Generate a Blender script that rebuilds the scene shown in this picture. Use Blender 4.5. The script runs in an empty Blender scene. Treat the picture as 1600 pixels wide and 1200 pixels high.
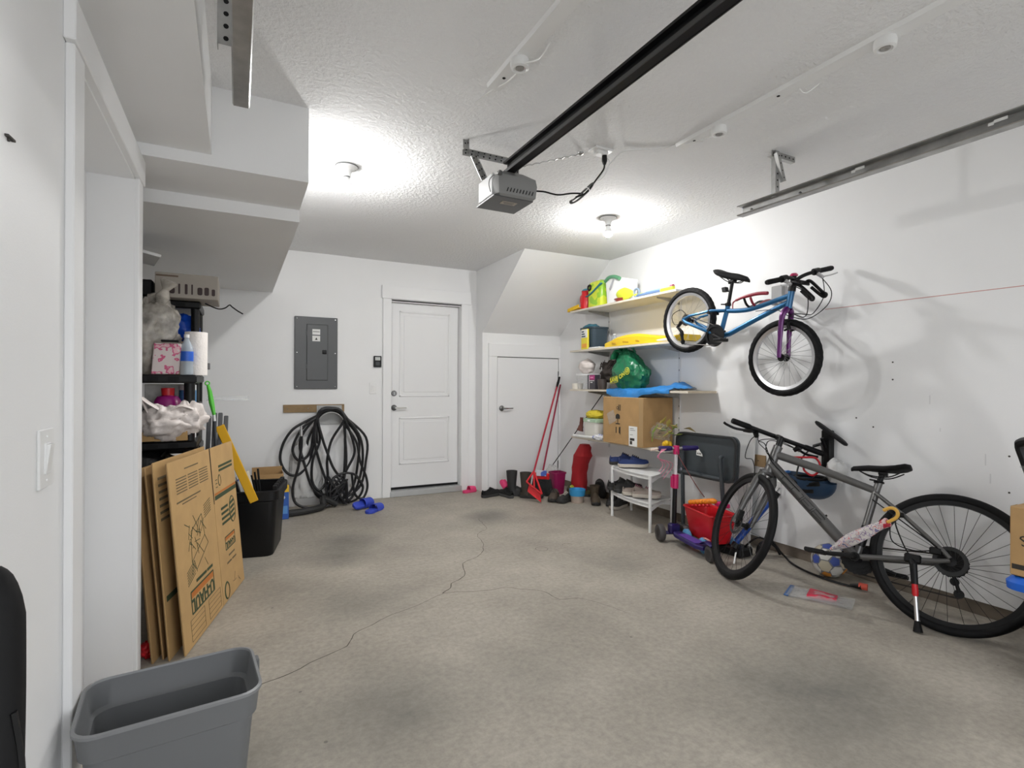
import bpy, math, random
from mathutils import Vector, Matrix, noise
V = Vector
sc = bpy.context.scene
COL = sc.collection
PI = math.pi
random.seed(7)

# ------------------------------------------------------------------ camera, world, exposure
YAW, PITCH, ROLL, HCAM = math.radians(27.45), math.radians(.0634), math.radians(.2378), 1.2
f0 = V((math.sin(YAW), math.cos(YAW), 0)); r0 = V((math.cos(YAW), -math.sin(YAW), 0)); u0 = V((0, 0, 1))
fw = f0*math.cos(PITCH) + u0*math.sin(PITCH); uu = u0*math.cos(PITCH) - f0*math.sin(PITCH)
rr = r0*math.cos(ROLL) + uu*math.sin(ROLL); uu = uu*math.cos(ROLL) - r0*math.sin(ROLL)
cam = bpy.data.cameras.new('camera'); cam.sensor_width = 36; cam.lens = 826.4/1600*36; cam.clip_start = .02
co = bpy.data.objects.new('camera', cam); COL.objects.link(co)
m = Matrix((rr, uu, -fw)).transposed().to_4x4(); m.translation = (0, 0, HCAM); co.matrix_world = m
sc.camera = co
wd = bpy.data.worlds.new('sky'); sc.world = wd; wd.use_nodes = True
wd.node_tree.nodes['Background'].inputs[0].default_value = (.93, .96, 1, 1)
wd.node_tree.nodes['Background'].inputs[1].default_value = 1.65  # daylight fill, added through the open garage end behind the camera
sc.view_settings.view_transform = 'Standard'; sc.view_settings.look = 'None'
sc.view_settings.gamma = 1; sc.view_settings.use_curve_mapping = False
sc.view_settings.exposure = 0.68
BULB = 800.0

# ------------------------------------------------------------------ materials
MATS = {}
def mat(name, col, rough=.5, metal=0, bump=0, bscale=60, var=0, vscale=4, trans=0, alpha=1, coat=0, emit=0, spec=None):
    if name in MATS: return MATS[name]
    m = bpy.data.materials.new(name); m.use_nodes = True; MATS[name] = m
    nt = m.node_tree; b = nt.nodes['Principled BSDF']; L = nt.links.new
    c = tuple(x for x in col)+(1,)
    b.inputs['Base Color'].default_value = c; b.inputs['Roughness'].default_value = rough; b.inputs['Metallic'].default_value = metal
    b.inputs['Transmission Weight'].default_value = trans; b.inputs['Alpha'].default_value = alpha; b.inputs['Coat Weight'].default_value = coat
    if spec is not None: b.inputs['Specular IOR Level'].default_value = spec
    if emit:
        b.inputs['Emission Color'].default_value = c; b.inputs['Emission Strength'].default_value = emit
    if bump or var:
        tc = nt.nodes.new('ShaderNodeTexCoord')
    if var:
        n = nt.nodes.new('ShaderNodeTexNoise'); n.inputs['Scale'].default_value = vscale; n.inputs['Detail'].default_value = 6
        L(tc.outputs['Object'], n.inputs['Vector'])
        r = nt.nodes.new('ShaderNodeValToRGB'); r.color_ramp.elements[0].position = .3; r.color_ramp.elements[1].position = .7
        r.color_ramp.elements[0].color = tuple(max(0, x*(1-var)) for x in col)+(1,); r.color_ramp.elements[1].color = tuple(min(1, x*(1+var)) for x in col)+(1,)
        L(n.outputs['Fac'], r.inputs['Fac']); L(r.outputs['Color'], b.inputs['Base Color'])
    if bump:
        n = nt.nodes.new('ShaderNodeTexNoise'); n.inputs['Scale'].default_value = bscale; n.inputs['Detail'].default_value = 4
        L(tc.outputs['Object'], n.inputs['Vector'])
        bp = nt.nodes.new('ShaderNodeBump'); bp.inputs['Strength'].default_value = bump; bp.inputs['Distance'].default_value = .01
        L(n.outputs['Fac'], bp.inputs['Height']); L(bp.outputs['Normal'], b.inputs['Normal'])
    return m
def ramp_mat(name, stops, scale=12, rough=.5, kind='noise', bump=0):
    """procedural print: noise or voronoi cells through hard colour stops"""
    if name in MATS: return MATS[name]
    m = bpy.data.materials.new(name); m.use_nodes = True; MATS[name] = m
    nt = m.node_tree; b = nt.nodes['Principled BSDF']; L = nt.links.new; b.inputs['Roughness'].default_value = rough
    tc = nt.nodes.new('ShaderNodeTexCoord')
    if kind == 'noise':
        n = nt.nodes.new('ShaderNodeTexNoise'); n.inputs['Detail'].default_value = 2; out = n.outputs['Fac']
    else:
        n = nt.nodes.new('ShaderNodeTexVoronoi'); out = n.outputs['Color']
    n.inputs['Scale'].default_value = scale; L(tc.outputs['Object'], n.inputs['Vector'])
    r = nt.nodes.new('ShaderNodeValToRGB'); r.color_ramp.interpolation = 'CONSTANT'
    while len(r.color_ramp.elements) < len(stops): r.color_ramp.elements.new(.5)
    for e, (p, c) in zip(r.color_ramp.elements, stops): e.position = p; e.color = tuple(c)+(1,)
    L(out, r.inputs['Fac']); L(r.outputs['Color'], b.inputs['Base Color'])
    return m

WALL = mat('wall_paint', (.87, .87, .868), .55, bump=.05, bscale=260, var=.012, vscale=2.5)
TRIMM = mat('trim_paint', (.88, .88, .88), .4)
DOORM = mat('door_paint', (.85, .85, .85), .42)
WHITE = mat('white_plastic', (.85, .85, .84), .35)
BLACK = mat('black_plastic', (.005, .005, .0055), .42, spec=.3)
BLACKM = mat('black_matte', (.006, .006, .0065), .7, spec=.3)
RUB = mat('black_rubber', (.005, .005, .0055), .6, spec=.2, bump=.15, bscale=120)
DGREY = mat('dark_grey_plastic', (.045, .05, .055), .5)
STEEL = mat('galvanised_steel', (.42, .42, .41), .38, .85, var=.18, vscale=14)
CHROME = mat('chrome', (.62, .62, .62), .2, 1)
GUN = mat('gunmetal', (.2, .2, .2), .3, .8)
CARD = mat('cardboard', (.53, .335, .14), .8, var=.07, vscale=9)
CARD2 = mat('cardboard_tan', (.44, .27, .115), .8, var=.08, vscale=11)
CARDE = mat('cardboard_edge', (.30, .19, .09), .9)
PRINTK = mat('print_black', (.03, .025, .02), .8)
PRINTG = mat('print_green', (.045, .07, .03), .8)
PRINTO = mat('print_orange', (.52, .17, .03), .8)
PRINTF = mat('print_faded', (.16, .12, .06), .85)
PAPER = mat('paper_white', (.82, .82, .80), .7)
RED = mat('red_plastic', (.62, .012, .02), .35)
YEL = mat('yellow_plastic', (.85, .52, .01), .4)
LIME = mat('lime_plastic', (.72, .80, .05), .4)
BLUE = mat('blue_plastic', (.02, .11, .55), .4)
PINK = mat('pink_plastic', (.62, .015, .14), .4)
PURP = mat('purple_plastic', (.018, .009, .10), .4)
WOOD = mat('pale_wood', (.55, .42, .28), .6, var=.12, vscale=9)
BOARD = mat('fibre_board', (.30, .20, .10), .75, var=.12, vscale=20)
CLEAR = mat('clear_plastic', (.75, .77, .77), .15, alpha=.16)
FILM = mat('plastic_film', (.75, .75, .72), .18, alpha=.2, bump=.6, bscale=30)
def floor_material():
    m = bpy.data.materials.new('concrete'); m.use_nodes = True; nt = m.node_tree; b = nt.nodes['Principled BSDF']; L = nt.links.new; N = nt.nodes.new
    tc = N('ShaderNodeTexCoord')
    def nz(s, d=8, r=.6):
        n = N('ShaderNodeTexNoise'); n.inputs['Scale'].default_value = s; n.inputs['Detail'].default_value = d; n.inputs['Roughness'].default_value = r
        L(tc.outputs['Object'], n.inputs['Vector']); return n
    n1 = nz(1.6); r1 = N('ShaderNodeValToRGB'); e = r1.color_ramp.elements
    e[0].position = .30; e[0].color = (.315, .285, .24, 1); e[1].position = .68; e[1].color = (.47, .428, .36, 1)
    L(n1.outputs['Fac'], r1.inputs['Fac'])
    n2 = nz(38, 10, .7); r2 = N('ShaderNodeValToRGB'); e = r2.color_ramp.elements
    e[0].position = .34; e[0].color = (.78, .78, .78, 1); e[1].position = .62; e[1].color = (1.04, 1.04, 1.04, 1); L(n2.outputs['Fac'], r2.inputs['Fac'])
    mx = N('ShaderNodeMix'); mx.data_type = 'RGBA'; mx.blend_type = 'MULTIPLY'; mx.inputs[0].default_value = 1
    L(r1.outputs['Color'], mx.inputs[6]); L(r2.outputs['Color'], mx.inputs[7]); cur = mx.outputs[2]
    n3 = nz(5, 8, .7)
    for (x, y, rad, k) in ((.74, 4.175, .26, .40), (.63, 3.80, .24, .40), (.62, 2.95, .32, .28), (.56, 1.95, .30, .38), (1.96, 4.32, .22, .38), (2.22, 2.86, .34, .3),
                           (1.94, 1.30, .42, .42), (2.2, 1.2, .3, .3), (2.1, 4.45, .2, .35), (2.75, 2.3, .3, .25), (1.05, 1.95, .25, .22), (.3, 3.3, .3, .22), (.05, 1.9, .35, .25)):
        vm = N('ShaderNodeVectorMath'); vm.operation = 'DISTANCE'; vm.inputs[1].default_value = (x, y, 0); L(tc.outputs['Object'], vm.inputs[0])
        mr = N('ShaderNodeMapRange'); mr.inputs['From Min'].default_value = rad*1.25; mr.inputs['From Max'].default_value = 0; mr.inputs['To Max'].default_value = 1.6
        L(vm.outputs['Value'], mr.inputs['Value'])
        mu = N('ShaderNodeMath'); mu.operation = 'MULTIPLY'; L(mr.outputs['Result'], mu.inputs[0]); L(n3.outputs['Fac'], mu.inputs[1])
        cl = N('ShaderNodeMath'); cl.operation = 'MULTIPLY'; cl.use_clamp = True; cl.inputs[1].default_value = k*1.75; L(mu.outputs[0], cl.inputs[0])
        mm = N('ShaderNodeMix'); mm.data_type = 'RGBA'; L(cl.outputs[0], mm.inputs[0]); L(cur, mm.inputs[6]); mm.inputs[7].default_value = (.10, .098, .09, 1); cur = mm.outputs[2]
    # small dark specks
    vo = N('ShaderNodeTexVoronoi'); vo.inputs['Scale'].default_value = 5; L(tc.outputs['Object'], vo.inputs['Vector'])
    lt = N('ShaderNodeMath'); lt.operation = 'LESS_THAN'; lt.inputs[1].default_value = .035; L(vo.outputs['Distance'], lt.inputs[0])
    l2 = N('ShaderNodeMath'); l2.operation = 'MULTIPLY'; l2.inputs[1].default_value = .55; L(lt.outputs[0], l2.inputs[0])
    mm = N('ShaderNodeMix'); mm.data_type = 'RGBA'; L(l2.outputs[0], mm.inputs[0]); L(cur, mm.inputs[6]); mm.inputs[7].default_value = (.08, .075, .07, 1); cur = mm.outputs[2]
    L(cur, b.inputs['Base Color']); b.inputs['Roughness'].default_value = .62
    bp = N('ShaderNodeBump'); bp.inputs['Strength'].default_value = .12; bp.inputs['Distance'].default_value = .01; L(n2.outputs['Fac'], bp.inputs['Height']); L(bp.outputs['Normal'], b.inputs['Normal'])
    return m
CONC = floor_material()
CURB = mat('curb_concrete', (.20, .165, .13), .85, var=.25, vscale=7)
def ceiling_material():
    m = bpy.data.materials.new('ceiling_texture'); m.use_nodes = True; nt = m.node_tree; b = nt.nodes['Principled BSDF']; L = nt.links.new; N = nt.nodes.new
    b.inputs['Base Color'].default_value = (.87, .87, .87, 1); b.inputs['Roughness'].default_value = .8
    tc = N('ShaderNodeTexCoord'); n = N('ShaderNodeTexNoise'); n.inputs['Scale'].default_value = 42; n.inputs['Detail'].default_value = 5; n.inputs['Roughness'].default_value = .6
    L(tc.outputs['Object'], n.inputs['Vector'])
    r = N('ShaderNodeValToRGB'); r.color_ramp.elements[0].position = .42; r.color_ramp.elements[1].position = .60; L(n.outputs['Fac'], r.inputs['Fac'])
    bp = N('ShaderNodeBump'); bp.inputs['Strength'].default_value = .5; bp.inputs['Distance'].default_value = .006; L(r.outputs['Color'], bp.inputs['Height']); L(bp.outputs['Normal'], b.inputs['Normal'])
    return m
CEIL = ceiling_material()

# ------------------------------------------------------------------ mesh builder
def frame(d):
    d = V(d).normalized(); a = V((0, 0, 1)) if abs(d.z) < .9 else V((1, 0, 0))
    x = d.cross(a).normalized(); return x, x.cross(d).normalized()*-1, d
class MB:
    def __init__(s): s.v = []; s.f = []
    def add(s, vs, fs):
        o = len(s.v); s.v += [V(p) for p in vs]; s.f += [tuple(i+o for i in q) for q in fs]; return s
    def obox(s, c, ax, ay, az, ch=0):
        """box about c with half-extent vectors ax, ay, az; ch chamfers the edges"""
        c, ax, ay, az = V(c), V(ax), V(ay), V(az)
        if not ch:
            vs = [c+ax*i+ay*j+az*k for k in (-1, 1) for j in (-1, 1) for i in (-1, 1)]
            return s.add(vs, [(0, 2, 3, 1), (4, 5, 7, 6), (0, 1, 5, 4), (2, 6, 7, 3), (0, 4, 6, 2), (1, 3, 7, 5)])
        A = [ax, ay, az]; Ln = [max(a.length, 1e-6) for a in A]; q = [max(0, 1-ch/l) for l in Ln]
        vs = []; idx = {}
        for sx in (-1, 1):
            for sy in (-1, 1):
                for sz in (-1, 1):
                    sg = (sx, sy, sz)
                    for k in range(3):
                        p = c.copy()
                        for t in range(3): p += A[t]*sg[t]*(1 if t == k else q[t])
                        idx[sg+(k,)] = len(vs); vs.append(p)
        fs = []
        for k in range(3):
            i, j = [(1, 2), (2, 0), (0, 1)][k]
            for e in (-1, 1):
                def g(a, b):
                    t = [0, 0, 0]; t[k] = e; t[i] = a; t[j] = b; return idx[tuple(t)+(k,)]
                q4 = [g(-1, -1), g(1, -1), g(1, 1), g(-1, 1)]; fs.append(tuple(q4 if e > 0 else q4[::-1]))
            for a in (-1, 1):       # edges parallel to axis k
                for b in (-1, 1):
                    def h(e, kk):
                        t = [0, 0, 0]; t[k] = e; t[i] = a; t[j] = b; return idx[tuple(t)+(kk,)]
                    q4 = [h(-1, i), h(1, i), h(1, j), h(-1, j)]; fs.append(tuple(q4 if a*b < 0 else q4[::-1]))
        for sx in (-1, 1):
            for sy in (-1, 1):
                for sz in (-1, 1):
                    t3 = [idx[(sx, sy, sz, k)] for k in range(3)]; fs.append(tuple(t3 if sx*sy*sz > 0 else t3[::-1]))
        return s.add(vs, fs)
    def box(s, x0, x1, y0, y1, z0, z1, ch=0):
        return s.obox(((x0+x1)/2, (y0+y1)/2, (z0+z1)/2), ((x1-x0)/2, 0, 0), (0, (y1-y0)/2, 0), (0, 0, (z1-z0)/2), ch)
    def rbox(s, c, sx, sy, sz, rz=0, ch=0):
        a, b = math.cos(rz), math.sin(rz)
        return s.obox(c, (a*sx/2, b*sx/2, 0), (-b*sy/2, a*sy/2, 0), (0, 0, sz/2), ch)
    def bar(s, p, q, wd, th, ch=0, upv=(0, 0, 1)):
        p, q = V(p), V(q); d = (q-p); n = d.normalized(); sd = n.cross(V(upv))
        if sd.length < 1e-4: sd = n.cross(V((1, 0, 0)))
        sd.normalize(); u = sd.cross(n); return s.obox((p+q)/2, d/2, sd*wd/2, u*th/2, ch)
    def tube(s, pts, r, n=8, closed=False, cap=True, flat=1, upv=None):
        pts = [V(p) for p in pts]; N = len(pts); rs = r if isinstance(r, (list, tuple)) else [r]*N
        T = []
        for i in range(N):
            a = pts[(i-1) % N] if (closed or i) else pts[0]; b = pts[(i+1) % N] if (closed or i < N-1) else pts[-1]
            t = (b-a); T.append(t.normalized() if t.length > 1e-9 else V((0, 0, 1)))
        x = frame(T[0])[0] if upv is None else T[0].cross(V(upv)).normalized()
        vs = []
        for i in range(N):
            x = (x - T[i]*x.dot(T[i]))
            x = x.normalized() if x.length > 1e-6 else frame(T[i])[0]
            y = T[i].cross(x)
            for k in range(n):
                a = 2*PI*k/n; vs.append(pts[i] + (x*math.cos(a) + y*math.sin(a)*flat)*rs[i])
        fs = []
        for i in range(N if closed else N-1):
            j = (i+1) % N
            for k in range(n): fs.append((i*n+k, i*n+(k+1) % n, j*n+(k+1) % n, j*n+k))
        if cap and not closed: fs += [tuple(range(n))[::-1], tuple((N-1)*n+k for k in range(n))]
        return s.add(vs, fs)
    def cyl(s, p, q, r, n=16, r2=None): return s.tube([p, q], [r, r if r2 is None else r2], n)
    def lathe(s, prof, o=(0, 0, 0), axis=(0, 0, 1), n=24, sx=1, sy=1, cap=True):
        o = V(o); x, y, z = frame(axis) if tuple(axis) != (0, 0, 1) else (V((1, 0, 0)), V((0, 1, 0)), V((0, 0, 1)))
        vs = []; fs = []
        for (r, h) in prof:
            for k in range(n):
                a = 2*PI*k/n; vs.append(o + x*r*math.cos(a)*sx + y*r*math.sin(a)*sy + z*h)
        for i in range(len(prof)-1):
            for k in range(n): fs.append((i*n+k, i*n+(k+1) % n, (i+1)*n+(k+1) % n, (i+1)*n+k))
        if cap and prof[0][0] > 1e-5: fs.append(tuple(range(n))[::-1])
        if cap and prof[-1][0] > 1e-5: fs.append(tuple((len(prof)-1)*n+k for k in range(n)))
        return s.add(vs, fs)
    def prism(s, poly, o, u, v, th):
        """polygon in the (u, v) plane through o, extruded by th along u x v"""
        o, u, v = V(o), V(u).normalized(), V(v).normalized(); w = u.cross(v)*th; n = len(poly)
        vs = [o+u*a+v*b for a, b in poly] + [o+u*a+v*b+w for a, b in poly]
        return s.add(vs, [tuple(range(n))[::-1], tuple(range(n, 2*n))] + [(i, (i+1) % n, n+(i+1) % n, n+i) for i in range(n)])
    def loft(s, rings, cap=True, closed=True):
        n = len(rings[0]); vs = [p for r in rings for p in r]; fs = []
        for i in range(len(rings)-1):
            for k in range(n if closed else n-1): fs.append((i*n+k, i*n+(k+1) % n, (i+1)*n+(k+1) % n, (i+1)*n+k))
        if cap: fs += [tuple(range(n))[::-1], tuple((len(rings)-1)*n+k for k in range(n))]
        return s.add(vs, fs)
    def ball(s, c, rx, ry, rz, nu=16, nv=10, fn=None):
        c = V(c); vs = []; fs = []
        for i in range(nv+1):
            th = PI*i/nv
            for k in range(nu):
                a = 2*PI*k/nu; d = V((math.sin(th)*math.cos(a), math.sin(th)*math.sin(a), -math.cos(th)))
                q = V((d.x*rx, d.y*ry, d.z*rz)); vs.append(c + (fn(d, q) if fn else q))
        for i in range(nv):
            for k in range(nu): fs.append((i*nu+k, i*nu+(k+1) % nu, (i+1)*nu+(k+1) % nu, (i+1)*nu+k))
        return s.add(vs, fs)
    def blob(s, c, rx, ry, rz, seed=0, amp=.25, fr=2.2, nu=40, nv=26, flat=.75):
        """crumpled bag: a ball pushed about by ridged noise, with a flattened underside"""
        o = V((seed*3.17, seed*1.3, seed*7.7))
        def fn(d, q):
            k = 1 + amp*(noise.noise(d*fr+o)*.9 - abs(noise.noise(d*fr*2.3+o))*.75 + .2 - abs(noise.noise(d*fr*5+o))*.3)
            q = q*k; q.z = max(q.z, -rz*flat); return q
        s.soft = True; return s.ball(c, rx, ry, rz, nu, nv, fn)
    def torus(s, c, x, y, R, r, n=64, mm=10, flat=1):
        c, x, y = V(c), V(x), V(y); w = x.cross(y); vs = []; fs = []
        for i in range(n):
            a = 2*PI*i/n; d = x*math.cos(a)+y*math.sin(a)
            for k in range(mm):
                b = 2*PI*k/mm; vs.append(c + d*(R+r*math.cos(b)) + w*r*math.sin(b)*flat)
        for i in range(n):
            j = (i+1) % n
            for k in range(mm): fs.append((i*mm+k, j*mm+k, j*mm+(k+1) % mm, i*mm+(k+1) % mm))
        return s.add(vs, fs)
    def build(s, name, material, parent=None, ang=35, local=False, mtx=None):
        vs = s.v; ang = 80 if getattr(s, 'soft', False) else ang
        if parent is not None and not local:
            root = parent
            while root.parent: root = root.parent
            inv = ROOTM[root.name].inverted(); vs = [inv @ p for p in vs]
        me = bpy.data.meshes.new(name); me.from_pydata([tuple(p) for p in vs], [], s.f); me.materials.append(material)
        import bmesh
        bm = bmesh.new(); bm.from_mesh(me); bmesh.ops.recalc_face_normals(bm, faces=bm.faces); bm.to_mesh(me); bm.free()
        if ang:
            for p in me.polygons: p.use_smooth = True
            me.set_sharp_from_angle(angle=math.radians(ang))
        o = bpy.data.objects.new(name, me); COL.objects.link(o)
        if parent is not None: o.parent = parent
        if mtx is not None: o.matrix_local = mtx
        ROOTM[o.name] = o.matrix_local.copy() if parent is None else None
        return o
ROOTM = {}
def tag(o, label, cat, group=None):
    o['label'] = label; o['category'] = cat
    if group: o['group'] = group
    return o
def thing(name, label, cat, loc=(0, 0, 0), rz=0, group=None):
    o = bpy.data.objects.new(name, None); COL.objects.link(o); o.empty_display_size = .05
    mt = Matrix.Translation(V(loc)) @ Matrix.Rotation(rz, 4, 'Z'); o.matrix_world = mt; ROOTM[o.name] = mt
    return tag(o, label, cat, group)
def one(name, mb, material, label, cat, group=None, ang=35):
    return tag(mb.build(name, material, ang=ang), label, cat, group)
def struct(name, mb, material, ang=30):
    o = mb.build(name, material, ang=ang); o['kind'] = 'structure'; return o
def arc(c, x, y, R, a0, a1, n): return [V(c)+V(x)*R*math.cos(a0+(a1-a0)*i/n)+V(y)*R*math.sin(a0+(a1-a0)*i/n) for i in range(n+1)]
def spline(pts, k=8, closed=False):
    P = [V(p) for p in pts]; n = len(P); out = []
    g = (lambda i: P[i % n]) if closed else (lambda i: P[min(max(i, 0), n-1)])
    for i in range(n if closed else n-1):
        a, b, c, d = g(i-1), g(i), g(i+1), g(i+2)
        for j in range(k):
            t = j/k; out.append(.5*((2*b)+(c-a)*t+(2*a-5*b+4*c-d)*t*t+(3*b-a-3*c+d)*t**3))
    if not closed: out.append(P[-1])
    return out
def rrect(w, h, r, n=4):
    """rounded rectangle centred on 0"""
    o = []
    for cx, cy, a0 in ((w/2-r, h/2-r, 0), (-w/2+r, h/2-r, PI/2), (-w/2+r, -h/2+r, PI), (w/2-r, -h/2+r, 3*PI/2)):
        for i in range(n+1): a = a0+PI/2*i/n; o.append((cx+r*math.cos(a), cy+r*math.sin(a)))
    return o
def text(body, parent, o, u, v, size, material, name='lettering', outline=0, ext=.0004, bold=0):
    """flat lettering lying in the (u, v) plane at o, reading along u"""
    cu = bpy.data.curves.new(name, 'FONT'); cu.body = body; cu.size = size; cu.extrude = ext; cu.align_x = 'CENTER'; cu.align_y = 'CENTER'
    cu.resolution_u = 2; cu.offset = bold; cu.materials.append(material)
    if outline: cu.fill_mode = 'NONE'; cu.extrude = 0; cu.bevel_depth = outline; cu.bevel_resolution = 0
    tmp = bpy.data.objects.new(name, cu); COL.objects.link(tmp); bpy.context.view_layer.update()
    me = bpy.data.meshes.new_from_object(tmp.evaluated_get(bpy.context.evaluated_depsgraph_get())); bpy.data.objects.remove(tmp); bpy.data.curves.remove(cu)
    if not me.materials: me.materials.append(material)
    ob = bpy.data.objects.new(name, me); COL.objects.link(ob)
    u, v = V(u).normalized(), V(v).normalized(); mt = Matrix((u, v, u.cross(v))).transposed().to_4x4(); mt.translation = V(o)
    root = parent
    while root.parent: root = root.parent
    ob.parent = parent; ob.matrix_local = ROOTM[root.name].inverted() @ mt
    return ob

# ------------------------------------------------------------------ the setting
XR, YB, XL, ZC = 3.45, 5.575, -.375, 2.5
floor = struct('floor', MB().box(-1.4, 3.7, -.85, 5.8, -.12, 0), CONC)
def crack(pts, w):
    P = []
    for i in range(len(pts)-1):
        a, b = V((*pts[i], 0)), V((*pts[i+1], 0)); nn = 7
        for j in range(nn):
            q = a.lerp(b, j/nn); q += V((noise.noise(q*9), noise.noise(q*9+V((5, 5, 5))), 0))*.022; P.append(q)
    P.append(V((*pts[-1], 0))); mb = MB(); L = []; R = []
    for i, p in enumerate(P):
        t = (P[min(i+1, len(P)-1)]-P[max(i-1, 0)]).normalized(); s = V((-t.y, t.x, 0))*w*(.45+.55*abs(noise.noise(p*14)))*(1-.55*i/len(P))
        L.append(p+s+V((0, 0, .0006))); R.append(p-s+V((0, 0, .0006)))
    n = len(P); mb.add(L+R, [(i, i+1, n+i+1, n+i) for i in range(n-1)]); return mb
CRK = mat('crack_dark', (.075, .065, .052), .95)
crack([(0.0, 2.27), (.09, 2.334), (.242, 2.384), (.292, 2.417), (.439, 2.498), (.511, 2.601), (.636, 2.692), (.783, 2.744), (1.05, 2.868)], .005).build('crack', CRK, floor)
crack([(1.05, 2.868), (1.148, 2.993), (1.265, 3.077), (1.352, 3.299), (1.485, 3.38), (1.592, 3.485), (1.667, 3.71), (1.706, 3.885), (1.854, 4.022), (1.925, 4.341)], .0042).build('crack', CRK, floor)
crack([(1.05, 2.868), (1.221, 2.823), (1.447, 2.774), (1.562, 2.672), (1.609, 2.504), (1.71, 2.462), (1.77, 2.364), (1.826, 2.189)], .0036).build('crack', CRK, floor)
for (x, y, r, a1) in ((1.98, 3.33, .045, 6.0), (2.2, 3.32, .04, 2.6)):
    MB().tube([V((x, y, .0006))+V((math.cos(a1*i/20)*r, math.sin(a1*i/20)*r, 0)) for i in range(21)], .0022, 4, flat=.2, upv=(0, 0, 1)).build('ring_stain', mat('ring_stain', (.16, .14, .12), .8), floor)
struct('bounce_driveway', MB().box(-6, 8, -9, -.85, -.2, -.03), mat('driveway_concrete', (.42, .41, .39), .8, var=.1))  # unseen ground outside, added to bounce daylight into the garage
struct('ceiling', MB().box(-1.4, 3.7, -.85, 5.8, ZC, 2.6), CEIL)
struct('wall_right', MB().box(XR, 3.56, -.85, 5.8, .075, ZC), WALL)
struct('baseboard_right', MB().box(XR+.012, 3.56, -.85, 5.8, 0, .075), CURB)
wb = MB().box(-1.4, 1.008, YB-.012, 5.8, 0, ZC).box(1.008, 1.445, YB, 5.8, 0, ZC).box(1.445, 2.245, YB, 5.8, 2.085, ZC).box(2.245, 2.5, YB, 5.8, 0, ZC).box(1.445, 2.245, 5.72, 5.8, 0, 2.085)
struct('wall_back', wb, WALL)
# under-stair closet with a sloped underside
cl = MB().prism([(YB+.02, 0), (5.40, 0), (5.40, 1.78), (4.40, ZC+.02), (YB+.02, ZC+.02)], (2.43, 0, 0), (0, 1, 0), (0, 0, 1), 1.06)
struct('wall_closet', cl, WALL)
wl = MB().box(-.52, XL, -.85, 1.72, 0, ZC).box(-.52, XL, 2.60, 2.84, 0, ZC).box(-.52, XL, 1.72, 2.60, 2.03, ZC)
struct('wall_left', wl, WALL)
struct('wall_recess', MB().box(-1.4, -1.25, 2.84, 5.8, 0, ZC).box(-1.4, -.52, 2.70, 2.84, 0, ZC), WALL)
struct('trim_7', MB().box(XL, -.104, -.85, 2.66, 2.2, ZC+.01), WALL)
so = MB().prism([(2.66, 2.51), (2.66, 2.15), (3.07, 2.138), (3.078, 2.075), (5.60, 2.075), (5.60, 2.51)], (-1.3, 0, 0), (0, 1, 0), (0, 0, 1), 1.595)
struct('trim_8', so, WALL)
struct('wall_front', MB().box(-.52, 3.56, -.85, -.75, 2.2, ZC).box(3.2, 3.56, -.85, -.75, 0, 2.2).box(-.52, -.3, -.85, -.75, 0, 2.2), WALL)  # unseen garage end, left open to let fill daylight reach the near room
# small wear marks on the right wall: a snapped chalk line, screw holes and scuffs
wr = bpy.data.objects['wall_right']
MB().bar((XR-.0006, 2.15, 1.706), (XR-.0006, .9, 1.698), .0012, .004).build('chalk_line', mat('chalk_red', (.62, .33, .30), .9), wr)
hole = mat('hole_dark', (.07, .065, .06), .9)
for y, z in ((1.743, 1.342), (1.743, 1.239), (1.208, .849), (1.208, .666), (1.85, .95), (1.95, 1.0)):
    MB().cyl((XR+.001, y, z), (XR-.0012, y, z), .005, 8).build('screw_hole', hole, wr)
scf = mat('scuff_grey', (.74, .74, .74), .8)
for y, z, h in ((1.55, 1.1, .05), (1.30, .79, .06), (1.5, .95, .02), (1.28, .70, .05)):
    MB().box(XR-.0006, XR, y, y+.006, z, z+h).build('scuff', scf, wr)
MB().cyl((XL-.001, 1.285, 1.645), (XL+.003, 1.285, 1.645), .004, 8).bar((XL+.003, 1.27, 1.648), (XL+.003, 1.305, 1.650), .006, .004).build('wall_anchor', hole, bpy.data.objects['wall_left'])
# doors and trim -------------------------------------------------
# door_1: back entry door
yl = 5.65
d1 = struct('door_1', MB().box(1.452, 2.238, yl, yl+.04, .085, 2.078, .002), DOORM)
def moulding(x0, x1, z0, z1, y, parent):
    for nm, g in (('panel_moulding', .0), ):
        mb = MB(); w = .022
        for a, b, c, d in ((x0, x1, z0, z0+w), (x0, x1, z1-w, z1), (x0, x0+w, z0, z1), (x1-w, x1, z0, z1)): mb.box(a, b, y-.007, y+.005, c, d, .006)
        mb.build(nm, DOORM, parent)
    MB().box(x0+.05, x1-.05, y-.004, y+.005, z0+.05, z1-.05, .004).build('raised_panel', DOORM, parent)
moulding(1.555, 2.135, 1.06, 1.995, yl, d1); moulding(1.555, 2.135, .325, .84, yl, d1)
def lever(parent, x, y, z, sgn):
    h = MB().lathe([(.0, 0), (.03, 0), (.032, .006), (.026, .014), (.011, .02), (.011, .05)], (x, y, z), (0, -1, 0), 20).build('handle', GUN, parent)
    MB().tube([(x, y-.05, z), (x+sgn*.03, y-.052, z), (x+sgn*.07, y-.05, z-.001), (x+sgn*.125, y-.046, z)], [.010, .010, .008, .007], 8).build('lever', CHROME, h)
lever(d1, 1.50, yl, .945, 1)
db = MB().lathe([(.0, 0), (.03, 0), (.031, .008), (.024, .018), (0, .018)], (1.50, yl, 1.10), (0, -1, 0), 20).build('deadbolt', GUN, d1)
MB().box(1.4965, 1.5035, yl-.026, yl-.017, 1.085, 1.115, .002).build('thumb_turn', CHROME, db)
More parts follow.
